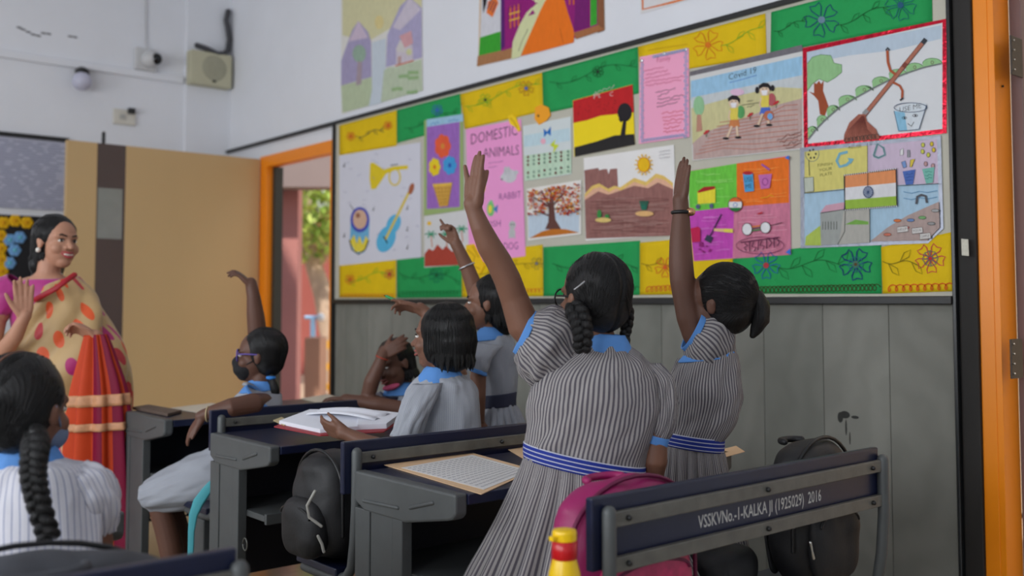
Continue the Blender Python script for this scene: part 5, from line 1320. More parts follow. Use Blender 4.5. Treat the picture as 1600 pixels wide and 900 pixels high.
garment(th, 'bodice', [RP(912, 536, 978, 540, d0, .8), RP(894, 550, 996, 552, d0, .62), RP(862, 566, 1016, 568, d0, .55), RP(838, 590, 1030, 590, d0, .55), RP(828, 625, 1034, 625, d0, .58), RP(825, 665, 1025, 668, d0, .60), RP(822, 690, 1010, 715, d0, .62), RP(823, 703, 1004, 742, d0, .64)], M_STRIPE, wrinkle(.009, 2.2, 5.5, 2.0, 1.2), 7, 96, circ=.70)
garment(th, 'skirt', [RP(822, 703, 1004, 742, d0, .64), RP(812, 735, 1018, 765, d0, .60), RP(790, 790, 1040, 800, d0, .56), RP(762, 845, 1062, 850, d0, .52), RP(735, 900, 1082, 900, d0, .5), RP(712, 955, 1098, 950, d0, .48)], M_STRIPE, pleats(26, .020, 1.0), 6, 240, circ=1.5)
garment(th, 'belt', [RP(819, 690, 1008, 728, d0, .66), RP(818, 702, 1008, 741, d0, .66), RP(819, 714, 1009, 753, d0, .66)], M_BELT, None, 3, 72, .004)
garment(th, 'collar', [RP(918, 520, 976, 524, d0, .9), RP(910, 530, 982, 536, d0, .86), RP(901, 548, 990, 554, d0, .68)], M_BLUE, wrinkle(.002), 4, 60)
garment(th, 'sleeve', [RP(806, 554, 838, 488, d0, .75), RP(811, 577, 864, 481, d0, .72), RP(824, 596, 888, 492, d0, .70), RP(842, 602, 902, 520, d0, .62), RP(858, 600, 915, 548, d0, .5)], M_STRIPE, wrinkle(.011, 2.6, 4, 5.0), 6, 80, circ=.42)
garment(th, 'cuff', [RP(802, 549, 832, 486, d0, .80), RP(806, 553, 837, 487, d0, .80), RP(811, 558, 842, 489, d0, .80)], M_BLUE, None, 3, 48, .004)
garment(th, 'sleeve', [RP(985, 570, 1030, 568, d0, .6), RP(1000, 592, 1050, 588, d0, .75), RP(1005, 625, 1057, 618, d0, .8), RP(1003, 655, 1055, 655, d0, .8), RP(1000, 675, 1044, 686, d0, .75)], M_STRIPE, wrinkle(.008, 2.6, 4, 8.0), 6, 72, circ=.40)
garment(th, 'cuff', [RP(1000, 674, 1045, 686, d0, .8), RP(999, 681, 1043, 693, d0, .8), RP(999, 686, 1041, 699, d0, .8)], M_BLUE, None, 3, 48, .004)

# ================================================================== the girl by the wall with a ponytail and raised arm
d1 = 2.78
base = at(1085, 760, d1); base.z = 0
th = person('person', 'girl in a striped dress with a ponytail and wristwatch, arm straight up', base)
hd = Head(at(1121, 474, d1), -RH * .86 + FH * .5, .205)
mb = MB(); hd.flesh(mb)
limb(mb, [(1120, 505, d1, 21), (1115, 530, d1, 22), (1110, 555, d1, 28)])
mb.tube([at(1110, 585, d1), at(1098, 640, d1), at(1088, 690, d1), at(1085, 745, d1)], [.075, .075, .06, .06], 20, flat=(FH, .65))
limb(mb, [(1112, 575, d1, 20), (1100, 548, d1, 18), (1086, 522, d1, 20), (1077, 496, d1, 20), (1070, 465, d1, 18.5), (1066, 437, d1, 19.5), (1064, 410, d1, 19), (1063, 375, d1, 17), (1064, 345, d1, 14.5), (1064, 325, d1, 12.5), (1063, 312, d1, 12.5)], 20)
hand(mb, at(1063, 318, d1), UP + RH * .10, RH * .85 + FH * .4, .135, thumb=1, curl=(.10, .06, .05, .05), spread=(.06, .02, -.02, -.06), thumb_out=.18, thumb_curl=.6, rad=.052)
limb(mb, [(1090, 580, d1 + .04, 18), (1064, 600, d1 + .10, 14), (1060, 650, d1 + .12, 14), (1052, 700, d1 + .12, 14), (1045, 735, d1 + .12, 12)], 16)
hand(mb, at(1045, 735, d1 + .12), FH * .5 - UP * .5 - RH * .6, -UP, .13, thumb=1, curl=(.25,) * 4)
aL, aR = at(1058, 760, d1 + .01), at(1115, 760, d1 + .01); aL.z = aR.z = 0
legs(mb, th, at(1085, 745, d1), aL, aR, FH * .01, fdir=-RH * .6 + FH)
body(th, mb, SK_B, .0038)
hd.face(th)
hd.hair(th, ties=((0, -.5, .0),), voxel=.0045, part=False)
tail(th, [at(1150, 474, d1 - .03), at(1172, 458, d1 - .03), at(1187, 475, d1 - .03), at(1188, 500, d1 - .03), at(1176, 524, d1 - .03)], [.014, .020, .026, .024, .008], 'ponytail')
ringband(th, 'hair_band', at(1164, 462, d1 - .03), RH + UP * -.3, .022, .005, M_BLKP)
w = ringband(th, 'watch_strap', at(1064, 332, d1), UP, .0235, .0055, M_BLKP)
obj('watch_case', MB().tube([at(1076, 331, d1 - .01), at(1080, 331, d1 - .012)], .012, 16), pm('rose_gold', s(214, 160, 120), .25, .9), w, True)
garment(th, 'bodice', [RP(1096, 532, 1138, 534, d1, .9), RP(1080, 548, 1148, 546, d1, .75), RP(1062, 568, 1153, 562, d1, .7), RP(1050, 600, 1157, 590, d1, .68), RP(1046, 630, 1159, 622, d1, .68), RP(1042, 658, 1150, 655, d1, .68), RP(1040, 678, 1134, 688, d1, .7), RP(1039, 688, 1129, 700, d1, .7)], M_STRIPE, wrinkle(.008, 2.2, 5, 12.0, 1.0), 7, 96, circ=.64)
garment(th, 'skirt', [RP(1039, 686, 1129, 700, d1, .7), RP(1034, 720, 1134, 726, d1, .7), RP(1024, 790, 1148, 790, d1, .66), RP(1012, 860, 1164, 858, d1, .62), RP(1004, 925, 1176, 920, d1, .6)], M_STRIPE, pleats(22, .016, 2.0), 6, 200, circ=1.3)
garment(th, 'belt', [RP(1036, 673, 1131, 686, d1, .74), RP(1036, 683, 1131, 696, d1, .74), RP(1037, 694, 1130, 707, d1, .74)], M_BELT, None, 3, 72, .004)
garment(th, 'collar', [RP(1094, 522, 1136, 524, d1, .95), RP(1078, 545, 1146, 545, d1, .8), RP(1060, 566, 1148, 556, d1, .74)], M_BLUE, wrinkle(.002), 4, 60)
garment(th, 'sleeve', [RP(1069, 548, 1101, 487, d1, .8), RP(1073, 570, 1122, 481, d1, .78), RP(1082, 586, 1140, 492, d1, .74), RP(1096, 592, 1148, 520, d1, .66), RP(1108, 590, 1150, 548, d1, .5)], M_STRIPE, wrinkle(.009, 2.6, 4, 15.0), 6, 80, circ=.42)
garment(th, 'sleeve', [RP(1058, 560, 1096, 568, d1 + .04, .6), RP(1047, 590, 1086, 600, d1 + .09, .8), RP(1046, 628, 1078, 634, d1 + .11, .8)], M_STRIPE, wrinkle(.005, 2.6, 4, 17.0), 5, 60, circ=.36)
garment(th, 'cuff', [RP(1065, 544, 1096, 485, d1, .84), RP(1069, 547, 1100, 486, d1, .84), RP(1073, 551, 1105, 488, d1, .84)], M_BLUE, None, 3, 48, .004)

# ================================================================== the child with the open exercise book
d2 = 3.2
base = at(690, 700, d2); base.z = 0
th = person('person', 'child in a pale shirt with bobbed black hair holding the exercise book', base)
hd = Head(at(688, 527, d2), -RH * .90 + FH * .30, .205)
mb = MB(); hd.flesh(mb)
limb(mb, [(690, 565, d2, 19), (692, 585, d2, 20), (694, 605, d2, 26)])
mb.tube([at(694, 625, d2), at(688, 680, d2), at(686, 740, d2 - .03), at(686, 775, d2 - .03)], [.085, .09, .09, .10], 18, flat=(FH, .6))
limb(mb, [(690, 614, d2 - .02, 16), (660, 620, d2 - .08, 13), (640, 650, d2 - .13, 12), (622, 694, d2 - .12, 17), (596, 700, d2 - .11, 15.5), (570, 692, d2 - .10, 14), (546, 680, d2 - .09, 10.5), (536, 676, d2 - .085, 10.5)], 16)
hand(mb, at(543, 678, d2 - .087), -RH + FH * .45 + UP * .18, FH * .8 + UP * .45, .128, thumb=1 if (-RH + FH * .45).cross(FH * .8 + UP * .45).z > 0 else -1, curl=(.3, .35, .4, .45), thumb_out=.55, thumb_curl=.4)
limb(mb, [(700, 614, d2 + .03, 16), (712, 590, d2 + .12, 20), (702, 545, d2 + .22, 15), (680, 508, d2 + .26, 13), (664, 488, d2 + .27, 10), (656, 482, d2 + .27, 10)], 14)
hand(mb, at(660, 485, d2 + .27), -RH + UP * .28, -UP * .7 - FH * .4, .125, thumb=1, curl=(.12, .55, .7, .8), thumb_out=.3, thumb_curl=.5)
for sg in (-.07, .07):
    h = at(686, 770, d2 - .03) + EXv * sg; h.z = .47
    k = h + EYv * .30 + UP * .0; mb.tube(smooth_pts([h, k, k + Vector((0, .02, -.25)), Vector((k.x, k.y, .05))], 4), np.interp(np.linspace(0, 1, 13), (0, .33, .66, 1), (.07, .05, .045, .035)).tolist(), 14)
    shoe(th, Vector((k.x, k.y, 0)), (0, 1, 0))
body(th, mb, SK_A)
hd.face(th)
hd.hair(th, extra=[((0, -.2, -.25), (.39, .36, .30)), ((0, -.17, -.05), (.41, .43, .42)), ((-.28, .02, -.10), (.11, .14, .30)), ((.28, .02, -.10), (.11, .14, .30)), ((0, -.12, .12), (.41, .45, .42))], bob=True, part=False)
garment(th, 'shirt', [RP(668, 580, 714, 582, d2, .85), RP(652, 592, 730, 590, d2, .72), RP(638, 608, 742, 602, d2, .66), RP(630, 640, 748, 632, d2, .64), RP(626, 690, 752, 685, d2, .64), RP(622, 735, 754, 735, d2 - .02, .66), RP(620, 775, 756, 775, d2 - .03, .68)], M_PALE, wrinkle(.009, 2.4, 5, 21.0), 6, 90, circ=.8)
garment(th, 'collar', [RP(667, 572, 712, 574, d2, .95), RP(656, 586, 722, 586, d2, .85), RP(648, 600, 726, 594, d2, .76)], M_BLUE, wrinkle(.003), 4, 56)
garment(th, 'sleeve', [RP(646, 600, 690, 598, d2 - .06, .6), RP(630, 625, 680, 628, d2 - .10, .75), RP(620, 655, 664, 662, d2 - .13, .8), RP(612, 681, 652, 692, d2 - .13, .8)], M_PALE, wrinkle(.007, 2.6, 4, 23.0), 6, 64, circ=.4)
garment(th, 'sleeve', [RP(690, 590, 735, 605, d2 + .06, .6), RP(692, 572, 730, 582, d2 + .13, .7), RP(688, 556, 722, 560, d2 + .19, .75)], M_PALE, wrinkle(.006, 2.6, 4, 25.0), 6, 64, circ=.4)
pen = thing('green_pen', 'green pen held out in the pointing hand above the bobbed hair', 'pen', at(612, 466, d2 + .29))
obj('barrel', MB().tube([at(634, 476, d2 + .28), at(604, 463, d2 + .29)], .005, 10), pm('green_plastic', s(40, 150, 80), .35), pen, True)
obj('tip', MB().tube([at(604, 463, d2 + .29), at(600, 461.5, d2 + .29)], [.004, .001], 8), M_BLKP, pen, True)

# ================================================================== the standing girl pointing at the wall
d3 = 3.58
base = at(778, 700, d3); base.z = 0
th = person('person', 'small girl standing in a pale dress, finger pointing up, silver bangle', base)
hd = Head(at(763, 474, d3), -RH * .97 + FH * .12, .195)
mb = MB(); hd.flesh(mb)
limb(mb, [(766, 508, d3, 15), (768, 522, d3, 16), (770, 540, d3, 20)])
mb.tube([at(772, 555, d3), at(776, 600, d3), at(778, 640, d3)], [.055, .055, .045], 18, flat=(FH, .7))
limb(mb, [(772, 548, d3 + .03, 13), (766, 525, d3 + .10, 13), (754, 490, d3 + .14, 16), (742, 452, d3 + .14, 14), (730, 418, d3 + .13, 11.5), (718, 392, d3 + .12, 9.5), (712, 380, d3 + .12, 9.5)], 14)
hand(mb, at(713, 382, d3 + .12), UP * .9 - RH * .35, -FH * .5 - RH * .6, .125, thumb=-1, curl=(.02, 1.1, 1.2, 1.2), spread=(.25, .03, -.03, -.1), thumb_out=.7, thumb_curl=.2)
limb(mb, [(768, 548, d3 - .03, 13), (752, 556, d3 - .08, 12), (747, 590, d3 - .1, 13), (747, 620, d3 - .1, 12), (748, 655, d3 - .08, 9.5)], 14)
hand(mb, at(748, 655, d3 - .08), -UP - RH * .15, FH, .12, thumb=1, curl=(.3,) * 4)
aL, aR = at(760, 700, d3 + .01), at(795, 700, d3 + .01); aL.z = aR.z = 0
legs(mb, th, at(778, 650, d3), aL, aR, FH * .01, (.042, .042, .033), fdir=-RH)
body(th, mb, SK_A)
hd.face(th)
hd.hair(th, extra=[((0, -.26, -.2), (.33, .27, .34)), ((0, -.3, -.36), (.26, .2, .25))], bob=True, part=False)
ringband(th, 'bangle', at(729, 416, d3 + .13), UP - RH * .45, .030, .0035, SILVER)
garment(th, 'bodice', [RP(752, 518, 786, 520, d3, .9), RP(742, 530, 798, 526, d3, .8), RP(736, 545, 805, 538, d3, .75), RP(737, 575, 809, 568, d3, .72), RP(744, 605, 808, 600, d3, .72), RP(749, 628, 804, 622, d3, .74)], M_PALE, wrinkle(.007, 2.4, 5, 31.0), 6, 72, circ=.6)
garment(th, 'skirt', [RP(749, 632, 804, 627, d3, .76), RP(742, 650, 812, 646, d3, .76), RP(730, 700, 830, 695, d3, .74), RP(718, 760, 842, 752, d3, .7)], M_PALE, pleats(20, .012, 3.0), 6, 160, circ=1.2)
garment(th, 'belt', [RP(747, 618, 807, 612, d3, .8), RP(747, 628, 806, 622, d3, .8), RP(747, 638, 806, 633, d3, .8)], M_NAVYB, None, 3, 60, .004)
garment(th, 'collar', [RP(752, 510, 784, 512, d3, .95), RP(744, 522, 792, 522, d3, .9), RP(736, 534, 794, 528, d3, .82)], M_BLUE, wrinkle(.002), 4, 56)
garment(th, 'sleeve', [RP(745, 535, 785, 540, d3 - .05, .6), RP(731, 552, 768, 560, d3 - .1, .8), RP(731, 572, 760, 582, d3 - .11, .85)], M_PALE, wrinkle(.005, 2.6, 4, 33.0), 6, 60, circ=.36)
garment(th, 'cuff', [RP(732, 571, 760, 581, d3 - .11, .9), RP(733, 578, 760, 588, d3 - .11, .9)], M_BLUE, None, 3, 48, .004)

# ================================================================== the boy leaning on the bench back
d4 = 4.08
base = at(625, 640, d4); base.z = 0
th = person('person', 'boy leaning over the bench back with a hand to his forehead', base)
hd = Head(at(615, 570, d4), -RH * .62 - FH * .72 - UP * .25, .195, UP - RH * .25)
mb = MB(); hd.flesh(mb)
limb(mb, [(625, 590, d4 + .04, 14), (632, 606, d4 + .05, 15), (634, 625, d4 + .05, 20)])
mb.tube([at(632, 640, d4 + .05), at(634, 690, d4 + .05), at(636, 740, d4 + .05)], [.08, .08, .085], 16, flat=(FH, .6))
limb(mb, [(616, 632, d4 + .02, 13), (592, 634, d4 - .06, 15), (574, 622, d4 - .12, 12.5), (581, 596, d4 - .13, 12.5), (592, 572, d4 - .13, 10.5), (597, 558, d4 - .13, 8.5), (600, 552, d4 - .12, 8.5)], 14)
hand(mb, at(599, 555, d4 - .125), UP * .55 + RH * .85, FH * .9 + RH * .2, .125, thumb=1, curl=(.25, .3, .35, .4), thumb_out=.5)
limb(mb, [(648, 634, d4 + .02, 13), (655, 645, d4 - .08, 15), (630, 640, d4 - .13, 13), (590, 632, d4 - .14, 12), (555, 626, d4 - .14, 9.5), (540, 624, d4 - .14, 9)], 14)
hand(mb, at(542, 624, d4 - .14), -RH + UP * .05, -UP, .12, thumb=-1, curl=(.45, .5, .5, .5), thumb_out=.35)
for sg in (-.07, .07):
    h = at(636, 745, d4 + .05) + EXv * sg; h.z = .47; k = h + EYv * .18
    mb.tube(smooth_pts([h, k, k + Vector((0, .02, -.25)), Vector((k.x, k.y, .05))], 4), np.interp(np.linspace(0, 1, 13), (0, .33, .66, 1), (.065, .05, .042, .033)).tolist(), 14); shoe(th, Vector((k.x, k.y, 0)), (0, 1, 0))
body(th, mb, SK_B)
hd.face(th)
hd.hair(th, bob=True, part=False, grow=.97)
mk = MB(); hd.e(mk, (0, .24, -.40), (.22, .16, .075), 18)
obj('face_mask', mk, pm('pink_mask_cloth', s(200, 84, 120), .8), th, True)
ringband(th, 'thread_bracelet', at(597, 559, d4 - .13), UP + RH * .4, .024, .003, pm('red_thread', s(160, 60, 40), .7))
garment(th, 'shirt', [RP(612, 600, 646, 602, d4 + .05, .9), RP(598, 614, 660, 612, d4 + .04, .8), RP(588, 632, 668, 630, d4 + .03, .72), RP(586, 670, 672, 670, d4 + .04, .7), RP(586, 735, 676, 735, d4 + .05, .7)], M_PALE, wrinkle(.007, 2.4, 5, 41.0), 6, 72, circ=.7)
garment(th, 'collar', [RP(612, 594, 644, 597, d4 + .04, .95), RP(604, 606, 652, 606, d4 + .03, .9), RP(598, 618, 656, 614, d4 + .02, .86)], M_BLUE, wrinkle(.002), 4, 56)
garment(th, 'sleeve', [RP(594, 612, 622, 640, d4, .8), RP(584, 616, 604, 644, d4 - .05, .9)], M_PALE, wrinkle(.004), 6, 56, circ=.34)

# ================================================================== the masked girl on the third bench
d5 = 3.86
base = at(395, 740, d5); base.z = 0
th = person('person', 'girl in a black face mask sitting sideways, one hand lifted', base)
hd = Head(at(404, 556, d5), -RH * .99 - FH * .10, .20)
mb = MB(); hd.flesh(mb)
limb(mb, [(408, 590, d5, 17), (408, 604, d5, 17), (405, 622, d5, 22)])
mb.tube([at(400, 640, d5), at(388, 690, d5), at(382, 735, d5)], [.075, .075, .085], 18, flat=(FH, .65))
limb(mb, [(406, 634, d5 + .03, 14), (412, 612, d5 + .13, 18), (410, 560, d5 + .15, 15), (402, 520, d5 + .15, 15), (399, 490, d5 + .14, 13.5), (396, 462, d5 + .13, 10.5), (392, 442, d5 + .13, 9)], 14)
hand(mb, at(394, 448, d5 + .13), UP * .72 - RH * .75, -RH * .6 - UP * .6, .13, thumb=-1, curl=(.25, .45, .6, .6), spread=(.25, .04, -.06, -.18), thumb_out=.6, thumb_curl=.3)
limb(mb, [(404, 634, d5 - .03, 14), (412, 628, d5 - .10, 14), (396, 631, d5 - .20, 17), (360, 638, d5 - .26, 16), (335, 644, d5 - .26, 12), (320, 648, d5 - .26, 9.5), (314, 651, d5 - .26, 9.5)], 16)
hand(mb, at(317, 650, d5 - .26), -RH * .62 - UP * .8, FH * .3 + RH * .5 - UP * .3, .125, thumb=1, curl=(.22, .25, .25, .28), thumb_out=.35)
for dy, kx, ky, fx in ((-.05, 250, 765, 282), (.07, 262, 762, 300)):
    h = at(382, 738, d5 + dy); k = at(kx, ky, d5 + dy); a = at(fx, 880, d5 + dy); a.z = .05
    mb.tube(smooth_pts([h, h.lerp(k, .6), k, k.lerp(a, .5), a], 4), np.interp(np.linspace(0, 1, 17), (0, .45, .6, .8, 1), (.05, .042, .044, .045, .033)).tolist(), 16); a.z = 0; shoe(th, a, -RH)
body(th, mb, SK_B)
hd.face(th)
hd.hair(th, ties=((-.1, -.45, -.3), (.1, -.45, -.3)))
mk = MB(); hd.e(mk, (0, .22, -.24), (.262, .265, .205), 24); hd.e(mk, (0, .34, -.13), (.13, .17, .15), 18); hd.e(mk, (0, .26, -.38), (.17, .14, .10), 18)
fm = obj('face_mask', setmat(blob(mk, .005, 3), pm('black_mask_cloth', s(20, 20, 24), .85)), None, th)
for sg in (-1, 1): obj('ear_loop', MB().tube([hd.p(sg * .25, .2, -.16), hd.p(sg * .33, .06, -.08), hd.p(sg * .36, -.03, .06)], .002, 6), MATS['black_mask_cloth'], fm, True)
gl = obj('glasses', MB().tube([hd.p(-.36, -.02, .04), hd.p(-.33, .2, .05), hd.p(-.25, .34, .04)], .003, 8), pm('purple_frame', s(90, 70, 150), .35), th, True)
for sg in (-1, 1): ringband(gl, 'rim', hd.p(sg * .15, .37, .02), hd.f, .022, .0028, MATS['purple_frame'])
ringband(th, 'hair_ribbon', at(423, 590, d5 - .02), UP, .013, .007, pm('blue_ribbon', s(50, 130, 210), .6))
tail(th, [at(421, 575, d5 - .01), at(424, 592, d5 - .02), at(428, 610, d5 - .02), at(430, 634, d5 - .02)], [.022, .014, .022, .010], 'plait_end')
garment(th, 'bodice', [RP(392, 600, 424, 602, d5, .9), RP(376, 612, 432, 610, d5, .8), RP(362, 628, 436, 622, d5, .75), RP(350, 655, 432, 650, d5, .72), RP(342, 690, 424, 690, d5, .72), RP(340, 706, 424, 712, d5, .74)], M_PALE, wrinkle(.007, 2.4, 5, 51.0), 6, 72, circ=.6)
garment(th, 'skirt', [RP(340, 694, 426, 716, d5, .85), RP(322, 704, 420, 768, d5, .9), RP(300, 712, 350, 790, d5, 1.3), RP(262, 732, 296, 796, d5, 1.6), RP(228, 752, 248, 796, d5, 2.2)], M_PALE, wrinkle(.010, 2.4, 4, 4.0), 6, 130, circ=1.1)
garment(th, 'belt', [RP(339, 684, 425, 686, d5, .78), RP(338, 694, 425, 697, d5, .78)], M_BLUE, None, 3, 60, .004)
garment(th, 'collar', [RP(392, 592, 424, 595, d5, .95), RP(384, 602, 430, 603, d5, .9), RP(374, 614, 432, 608, d5, .85)], M_BLUE, wrinkle(.002), 4, 56)
garment(th, 'sleeve', [RP(380, 600, 438, 616, d5 - .01, .9), RP(384, 598, 440, 632, d5 - .07, .9), RP(388, 602, 434, 640, d5 - .12, .95)], M_PALE, wrinkle(.004, 2.6, 4, 53.0), 6, 56, circ=.36)
garment(th, 'cuff', [RP(388, 601, 434, 641, d5 - .12, .98), RP(384, 603, 429, 644, d5 - .135, .98)], M_BLUE, None, 3, 48, .004)
ringband(th, 'bracelet', at(325, 647, d5 - .26), RH, .027, .0025, pm('cream_thread', s(190, 170, 130), .6))

# ================================================================== the girl with one long plait (left bench)
d6 = 1.95
base = at(45, 860, d6); base.z = 0
th = person('person', 'girl with one long plait and striped shirt, seen from behind at her desk', base)
hd = Head(at(42, 640, d6), FH * .96 + RH * .26 - UP * .10, .20)
mb = MB(); hd.flesh(mb)
limb(mb, [(42, 690, d6, 34), (44, 715, d6, 34), (46, 745, d6, 44)])
mb.tube([at(48, 775, d6), at(50, 850, d6), at(50, 930, d6 - .05), at(50, 985, d6 - .08)], [.09, .10, .09, .10], 20, flat=(FH, .55))
limb(mb, [(60, 765, d6, 28), (120, 775, d6, 24), (146, 802, d6 + .02, 24), (150, 850, d6 + .06, 26), (130, 862, d6 + .15, 22), (100, 850, d6 + .26, 16)], 18)
limb(mb, [(40, 765, d6, 28), (-30, 775, d6, 24), (-45, 810, d6 + .02, 24), (-30, 855, d6 + .10, 24), (0, 850, d6 + .26, 16)], 18)
hand(mb, at(100, 850, d6 + .26), FH - RH * .3, -UP, .13, thumb=-1, curl=(.2,) * 4)
hand(mb, at(0, 850, d6 + .26), FH + RH * .3, -UP, .13, thumb=1, curl=(.2,) * 4)
for sg in (-.07, .07):
    h = at(50, 985, d6 - .08) + EXv * sg; h.z = .50; k = h + EYv * .28; k.z = .47
    mb.tube(smooth_pts([h, k, k + Vector((0, .02, -.25)), Vector((k.x, k.y, .05))], 4), np.interp(np.linspace(0, 1, 13), (0, .33, .66, 1), (.075, .052, .045, .035)).tolist(), 14); shoe(th, Vector((k.x, k.y, 0)), (0, 1, 0))
body(th, mb, SK_C, .0042)
hd.face(th)
hd.hair(th, ties=((-.22, -.36, -.28), (.10, -.42, -.30)), voxel=.004)
obj('hair_parting', MB().tube([hd.p(0, -.125 + .43 * math.cos(a), .145 + .41 * math.sin(a)) for a in [math.pi * (.35 + .05 * k) for k in range(11)]], .0022, 8), SK_C, th, True)
mk = MB(); hd.e(mk, (0, .20, -.24), (.275, .27, .20), 24)
fm = obj('face_mask', setmat(blob(mk, .005, 3), pm('grey_blue_mask_cloth', s(110, 124, 150), .85)), None, th)
for sg in (-1, 1): obj('ear_loop', MB().tube([hd.p(sg * .26, .18, -.16), hd.p(sg * .34, .06, -.10), hd.p(sg * .375, -.05, .04)], .002, 6), MATS['grey_blue_mask_cloth'], fm, True)
braid(th, [at(54, 676, d6 - .075), at(55, 702, d6 - .115), at(52, 740, d6 - .13), at(60, 785, d6 - .135), at(76, 838, d6 - .14)], .0235, turns=6.5)
garment(th, 'shirt', [RP(8, 716, 86, 716, d6, .9), RP(-12, 726, 108, 722, d6, .75), RP(-45, 738, 136, 730, d6, .62), RP(-62, 770, 152, 762, d6, .6), RP(-66, 820, 158, 815, d6 - .01, .6), RP(-68, 880, 158, 880, d6 - .03, .62), RP(-70, 970, 160, 970, d6 - .08, .66)], M_STRIPEW, wrinkle(.008, 2.2, 4, 61.0), 7, 96, circ=.86)
garment(th, 'collar', [RP(6, 700, 82, 698, d6, .95), RP(-6, 714, 90, 710, d6, .9), RP(-26, 734, 100, 726, d6, .72)], M_BLUE, wrinkle(.003), 4, 60)
garment(th, 'sleeve', [RP(92, 760, 132, 722, d6, .6), RP(100, 790, 160, 732, d6, .8), RP(108, 815, 180, 765, d6 + .01, .85), RP(114, 835, 184, 800, d6 + .03, .85), RP(122, 850, 176, 832, d6 + .05, .8)], M_STRIPEW, wrinkle(.010, 3.0, 4, 63.0), 6, 80, circ=.5)
garment(th, 'sleeve', [RP(-40, 722, -2, 760, d6, .6), RP(-66, 732, -8, 790, d6, .8), RP(-84, 775, -10, 815, d6 + .01, .85), RP(-78, 832, -20, 850, d6 + .05, .8)], M_STRIPEW, wrinkle(.010, 3.0, 4, 65.0), 6, 80, circ=.5)

# ================================================================== the teacher in a sari
d7 = 4.42
base = at(90, 760, d7); base.z = 0
th = person('person', 'smiling woman in a gold sari with magenta motifs, palm raised', base)
hd = Head(at(90, 379, d7), RH * .80 - FH * .52, .232, UP + RH * .06)
mb = MB(); hd.flesh(mb)
limb(mb, [(78, 405, d7, 17), (76, 425, d7, 17.5), (72, 448, d7, 24)])
mb.tube([at(74, 460, d7), at(78, 520, d7), at(84, 590, d7), at(90, 650, d7)], [.11, .11, .11, .125], 20, flat=(FH, .7))
mb.tube([at(44, 456, d7), at(106, 454, d7)], [.045, .045], 14)
limb(mb, [(50, 455, d7, 24), (14, 462, d7 - .03, 20), (-8, 500, d7 - .06, 17), (-14, 545, d7 - .12, 15), (5, 550, d7 - .18, 14.5), (24, 525, d7 - .22, 12), (36, 500, d7 - .24, 9.5), (39, 493, d7 - .24, 9.5)], 16)
hand(mb, at(38, 496, d7 - .24), UP - RH * .05, RH * .5 - FH * .8, .172, thumb=-1, curl=(.16, .12, .14, .18), spread=(.10, .03, -.05, -.14), thumb_out=.5)
limb(mb, [(105, 460, d7, 16), (126, 480, d7, 14), (140, 525, d7 - .02, 12), (152, 560, d7 - .08, 12), (156, 548, d7 - .16, 13), (152, 530, d7 - .22, 10), (149, 524, d7 - .24, 9.5)], 16)
hand(mb, at(152, 530, d7 - .23), -RH * .75 + UP * .5 - FH * .2, -UP * .8 - FH * .5, .165, thumb=1, curl=(.7, .75, .8, .8), thumb_out=.4, thumb_curl=.5)
aL, aR = at(70, 760, d7), at(115, 760, d7); aL.z = aR.z = 0
legs(mb, th, at(90, 650, d7), aL, aR, RH * .01, (.09, .06, .045), fdir=RH - FH * .5)
body(th, mb, SK_T, .0045)
hd.face(th, (176, 70, 76), smile=1)
hd.hair(th, extra=[((0, -.30, -.12), (.34, .26, .36)), ((0, -.36, -.42), (.33, .2, .30)), ((-.05, -.42, -.70), (.29, .2, .3)), ((-.1, -.45, -.35), (.33, .26, .4)), ((0, -.13, .15), (.395, .45, .42))], bob=True, part=False)
for sg in (-1, 1): obj('earring', MB().sph(hd.p(sg * .375, -.02, -.17), .011, 10), pm('pearl', s(230, 224, 214), .2), th, True)
def sari_mat(name, base_c, spots, scale, thr):
    m = pm(name, base_c, .5, 0, .10, 6, .15, 220, sheen=.3); n = m.node_tree; b = n.nodes['Principled BSDF']
    old = b.inputs['Base Color'].links[0].from_socket
    uv = n.nodes.new('ShaderNodeUVMap'); uv.uv_map = 'uv'; mp = n.nodes.new('ShaderNodeMapping'); mp.inputs['Scale'].default_value = (scale * 1.35, scale * .85, 1); mp.inputs['Rotation'].default_value = (0, 0, .5)
    n.links.new(uv.outputs[0], mp.inputs[0]); vo = n.nodes.new('ShaderNodeTexVoronoi'); vo.voronoi_dimensions = '2D'; vo.inputs['Scale'].default_value = 1; vo.inputs['Randomness'].default_value = .55
    n.links.new(mp.outputs[0], vo.inputs[0]); lt = n.nodes.new('ShaderNodeMath'); lt.operation = 'LESS_THAN'; lt.inputs[1].default_value = thr
    n.links.new(vo.outputs['Distance'], lt.inputs[0]); sp = n.nodes.new('ShaderNodeSeparateColor'); n.links.new(vo.outputs['Color'], sp.inputs[0])
    cr = n.nodes.new('ShaderNodeValToRGB'); cr.color_ramp.interpolation = 'CONSTANT'
    for i, c in enumerate(spots):
        e = cr.color_ramp.elements[i] if i < 2 else cr.color_ramp.elements.new(i / len(spots))
        e.position = i / len(spots); e.color = (*c, 1)
    n.links.new(sp.outputs[0], cr.inputs[0]); mx = n.nodes.new('ShaderNodeMix'); mx.data_type = 'RGBA'
    n.links.new(lt.outputs[0], mx.inputs[0]); n.links.new(old, mx.inputs[6]); n.links.new(cr.outputs[0], mx.inputs[7]); n.links.new(mx.outputs[2], b.inputs['Base Color'])
    return m
M_SARI = sari_mat('gold_sari_silk', s(190, 158, 108), [s(176, 24, 110), s(222, 84, 24), s(190, 40, 50)], 8.6, .27)
M_PALLU = stripes('red_orange_sari_end', s(196, 66, 28), s(120, 14, 50), .16, .42, .5)
M_BLOUSE = pm('magenta_blouse_silk', s(168, 34, 120), .5, 0, .1, 14, .1, 200, sheen=.3)
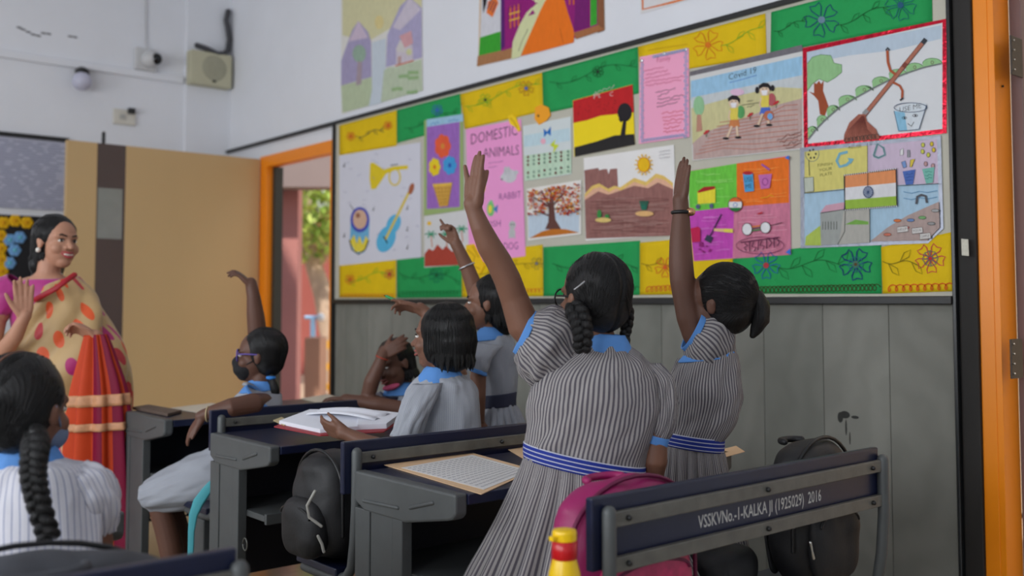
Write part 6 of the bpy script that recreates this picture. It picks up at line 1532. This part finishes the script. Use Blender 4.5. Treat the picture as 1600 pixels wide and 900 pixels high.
garment(th, 'blouse', [RP(38, 438, 114, 436, d7, .7), RP(20, 456, 132, 452, d7, .62), RP(18, 490, 140, 488, d7, .6), RP(24, 540, 140, 540, d7, .6)], M_BLOUSE, wrinkle(.005), 5, 64)
garment(th, 'blouse_sleeve', [RP(14, 428, 52, 462, d7 - .01, .8), RP(-10, 442, 34, 482, d7 - .03, .9), RP(-22, 478, 14, 494, d7 - .05, .95)], M_BLOUSE, wrinkle(.006), 5, 56)
sw_fn = lambda a, t, p: .016 * math.sin(a * 4 + t * 16) * (.35 + .6 * t) + .030 * (abs(math.sin(a * 3.5 + t * 12)) - .5) * min(1, t * 5) + .012 * noise.noise(Vector((math.cos(a) * 3, math.sin(a) * 3, t * 6)))
garment(th, 'sari_drape', [RP(54, 462, 118, 432, d7, .95), RP(36, 488, 146, 462, d7, .66), RP(16, 520, 166, 502, d7, .58), RP(4, 560, 188, 545, d7, .54), RP(-4, 610, 205, 600, d7, .54), RP(0, 690, 200, 690, d7, .7), RP(2, 780, 202, 780, d7, .68), RP(2, 872, 204, 872, d7, .68)], M_SARI, sw_fn, 7, 110, circ=1.5)
bd = [at(x, y, d7 - r_) for x, y, r_ in ((56, 468, .125), (70, 460, .16), (88, 450, .165), (104, 438, .14), (116, 430, .10))]
obj('sari_border', MB().tube(smooth_pts(bd, 4), .013, 8, flat=(FH, .4)), pm('red_sari_border', s(170, 22, 40), .5), th, True)
garment(th, 'sari_end', [RP(134, 524, 166, 522, d7 - .24, .6), RP(126, 560, 178, 556, d7 - .24, .5), RP(112, 620, 196, 616, d7 - .24, .42), RP(104, 700, 202, 700, d7 - .23, .38), RP(98, 790, 206, 790, d7 - .22, .36), RP(96, 868, 208, 868, d7 - .22, .36)], M_PALLU, lambda a, t, p: .020 * math.sin(a * 9 + 1) * (.25 + t), 7, 140, circ=1.3)
for (y0, y1, tt) in ((618, 636, .33), (662, 674, .47)):
    x0 = 112 - (y0 - 618) * .1
    garment(th, 'sari_band', [RP(x0 - 1, y0, 197 + (y0 - 618) * .07, y0 - 4, d7 - .24, .43), RP(x0 - 3, y1, 199 + (y0 - 618) * .07, y1 - 4, d7 - .24, .43)], pm('cream_sari_band', s(196, 140, 100), .5, 0, .35, 40), lambda a, t, p, tt=tt: .003 + .020 * math.sin(a * 9 + 1) * (.25 + tt), 3, 140)
ringband(th, 'bangle', at(2, 548, d7 - .175), RH + UP * .6, .046, .005, GOLD)
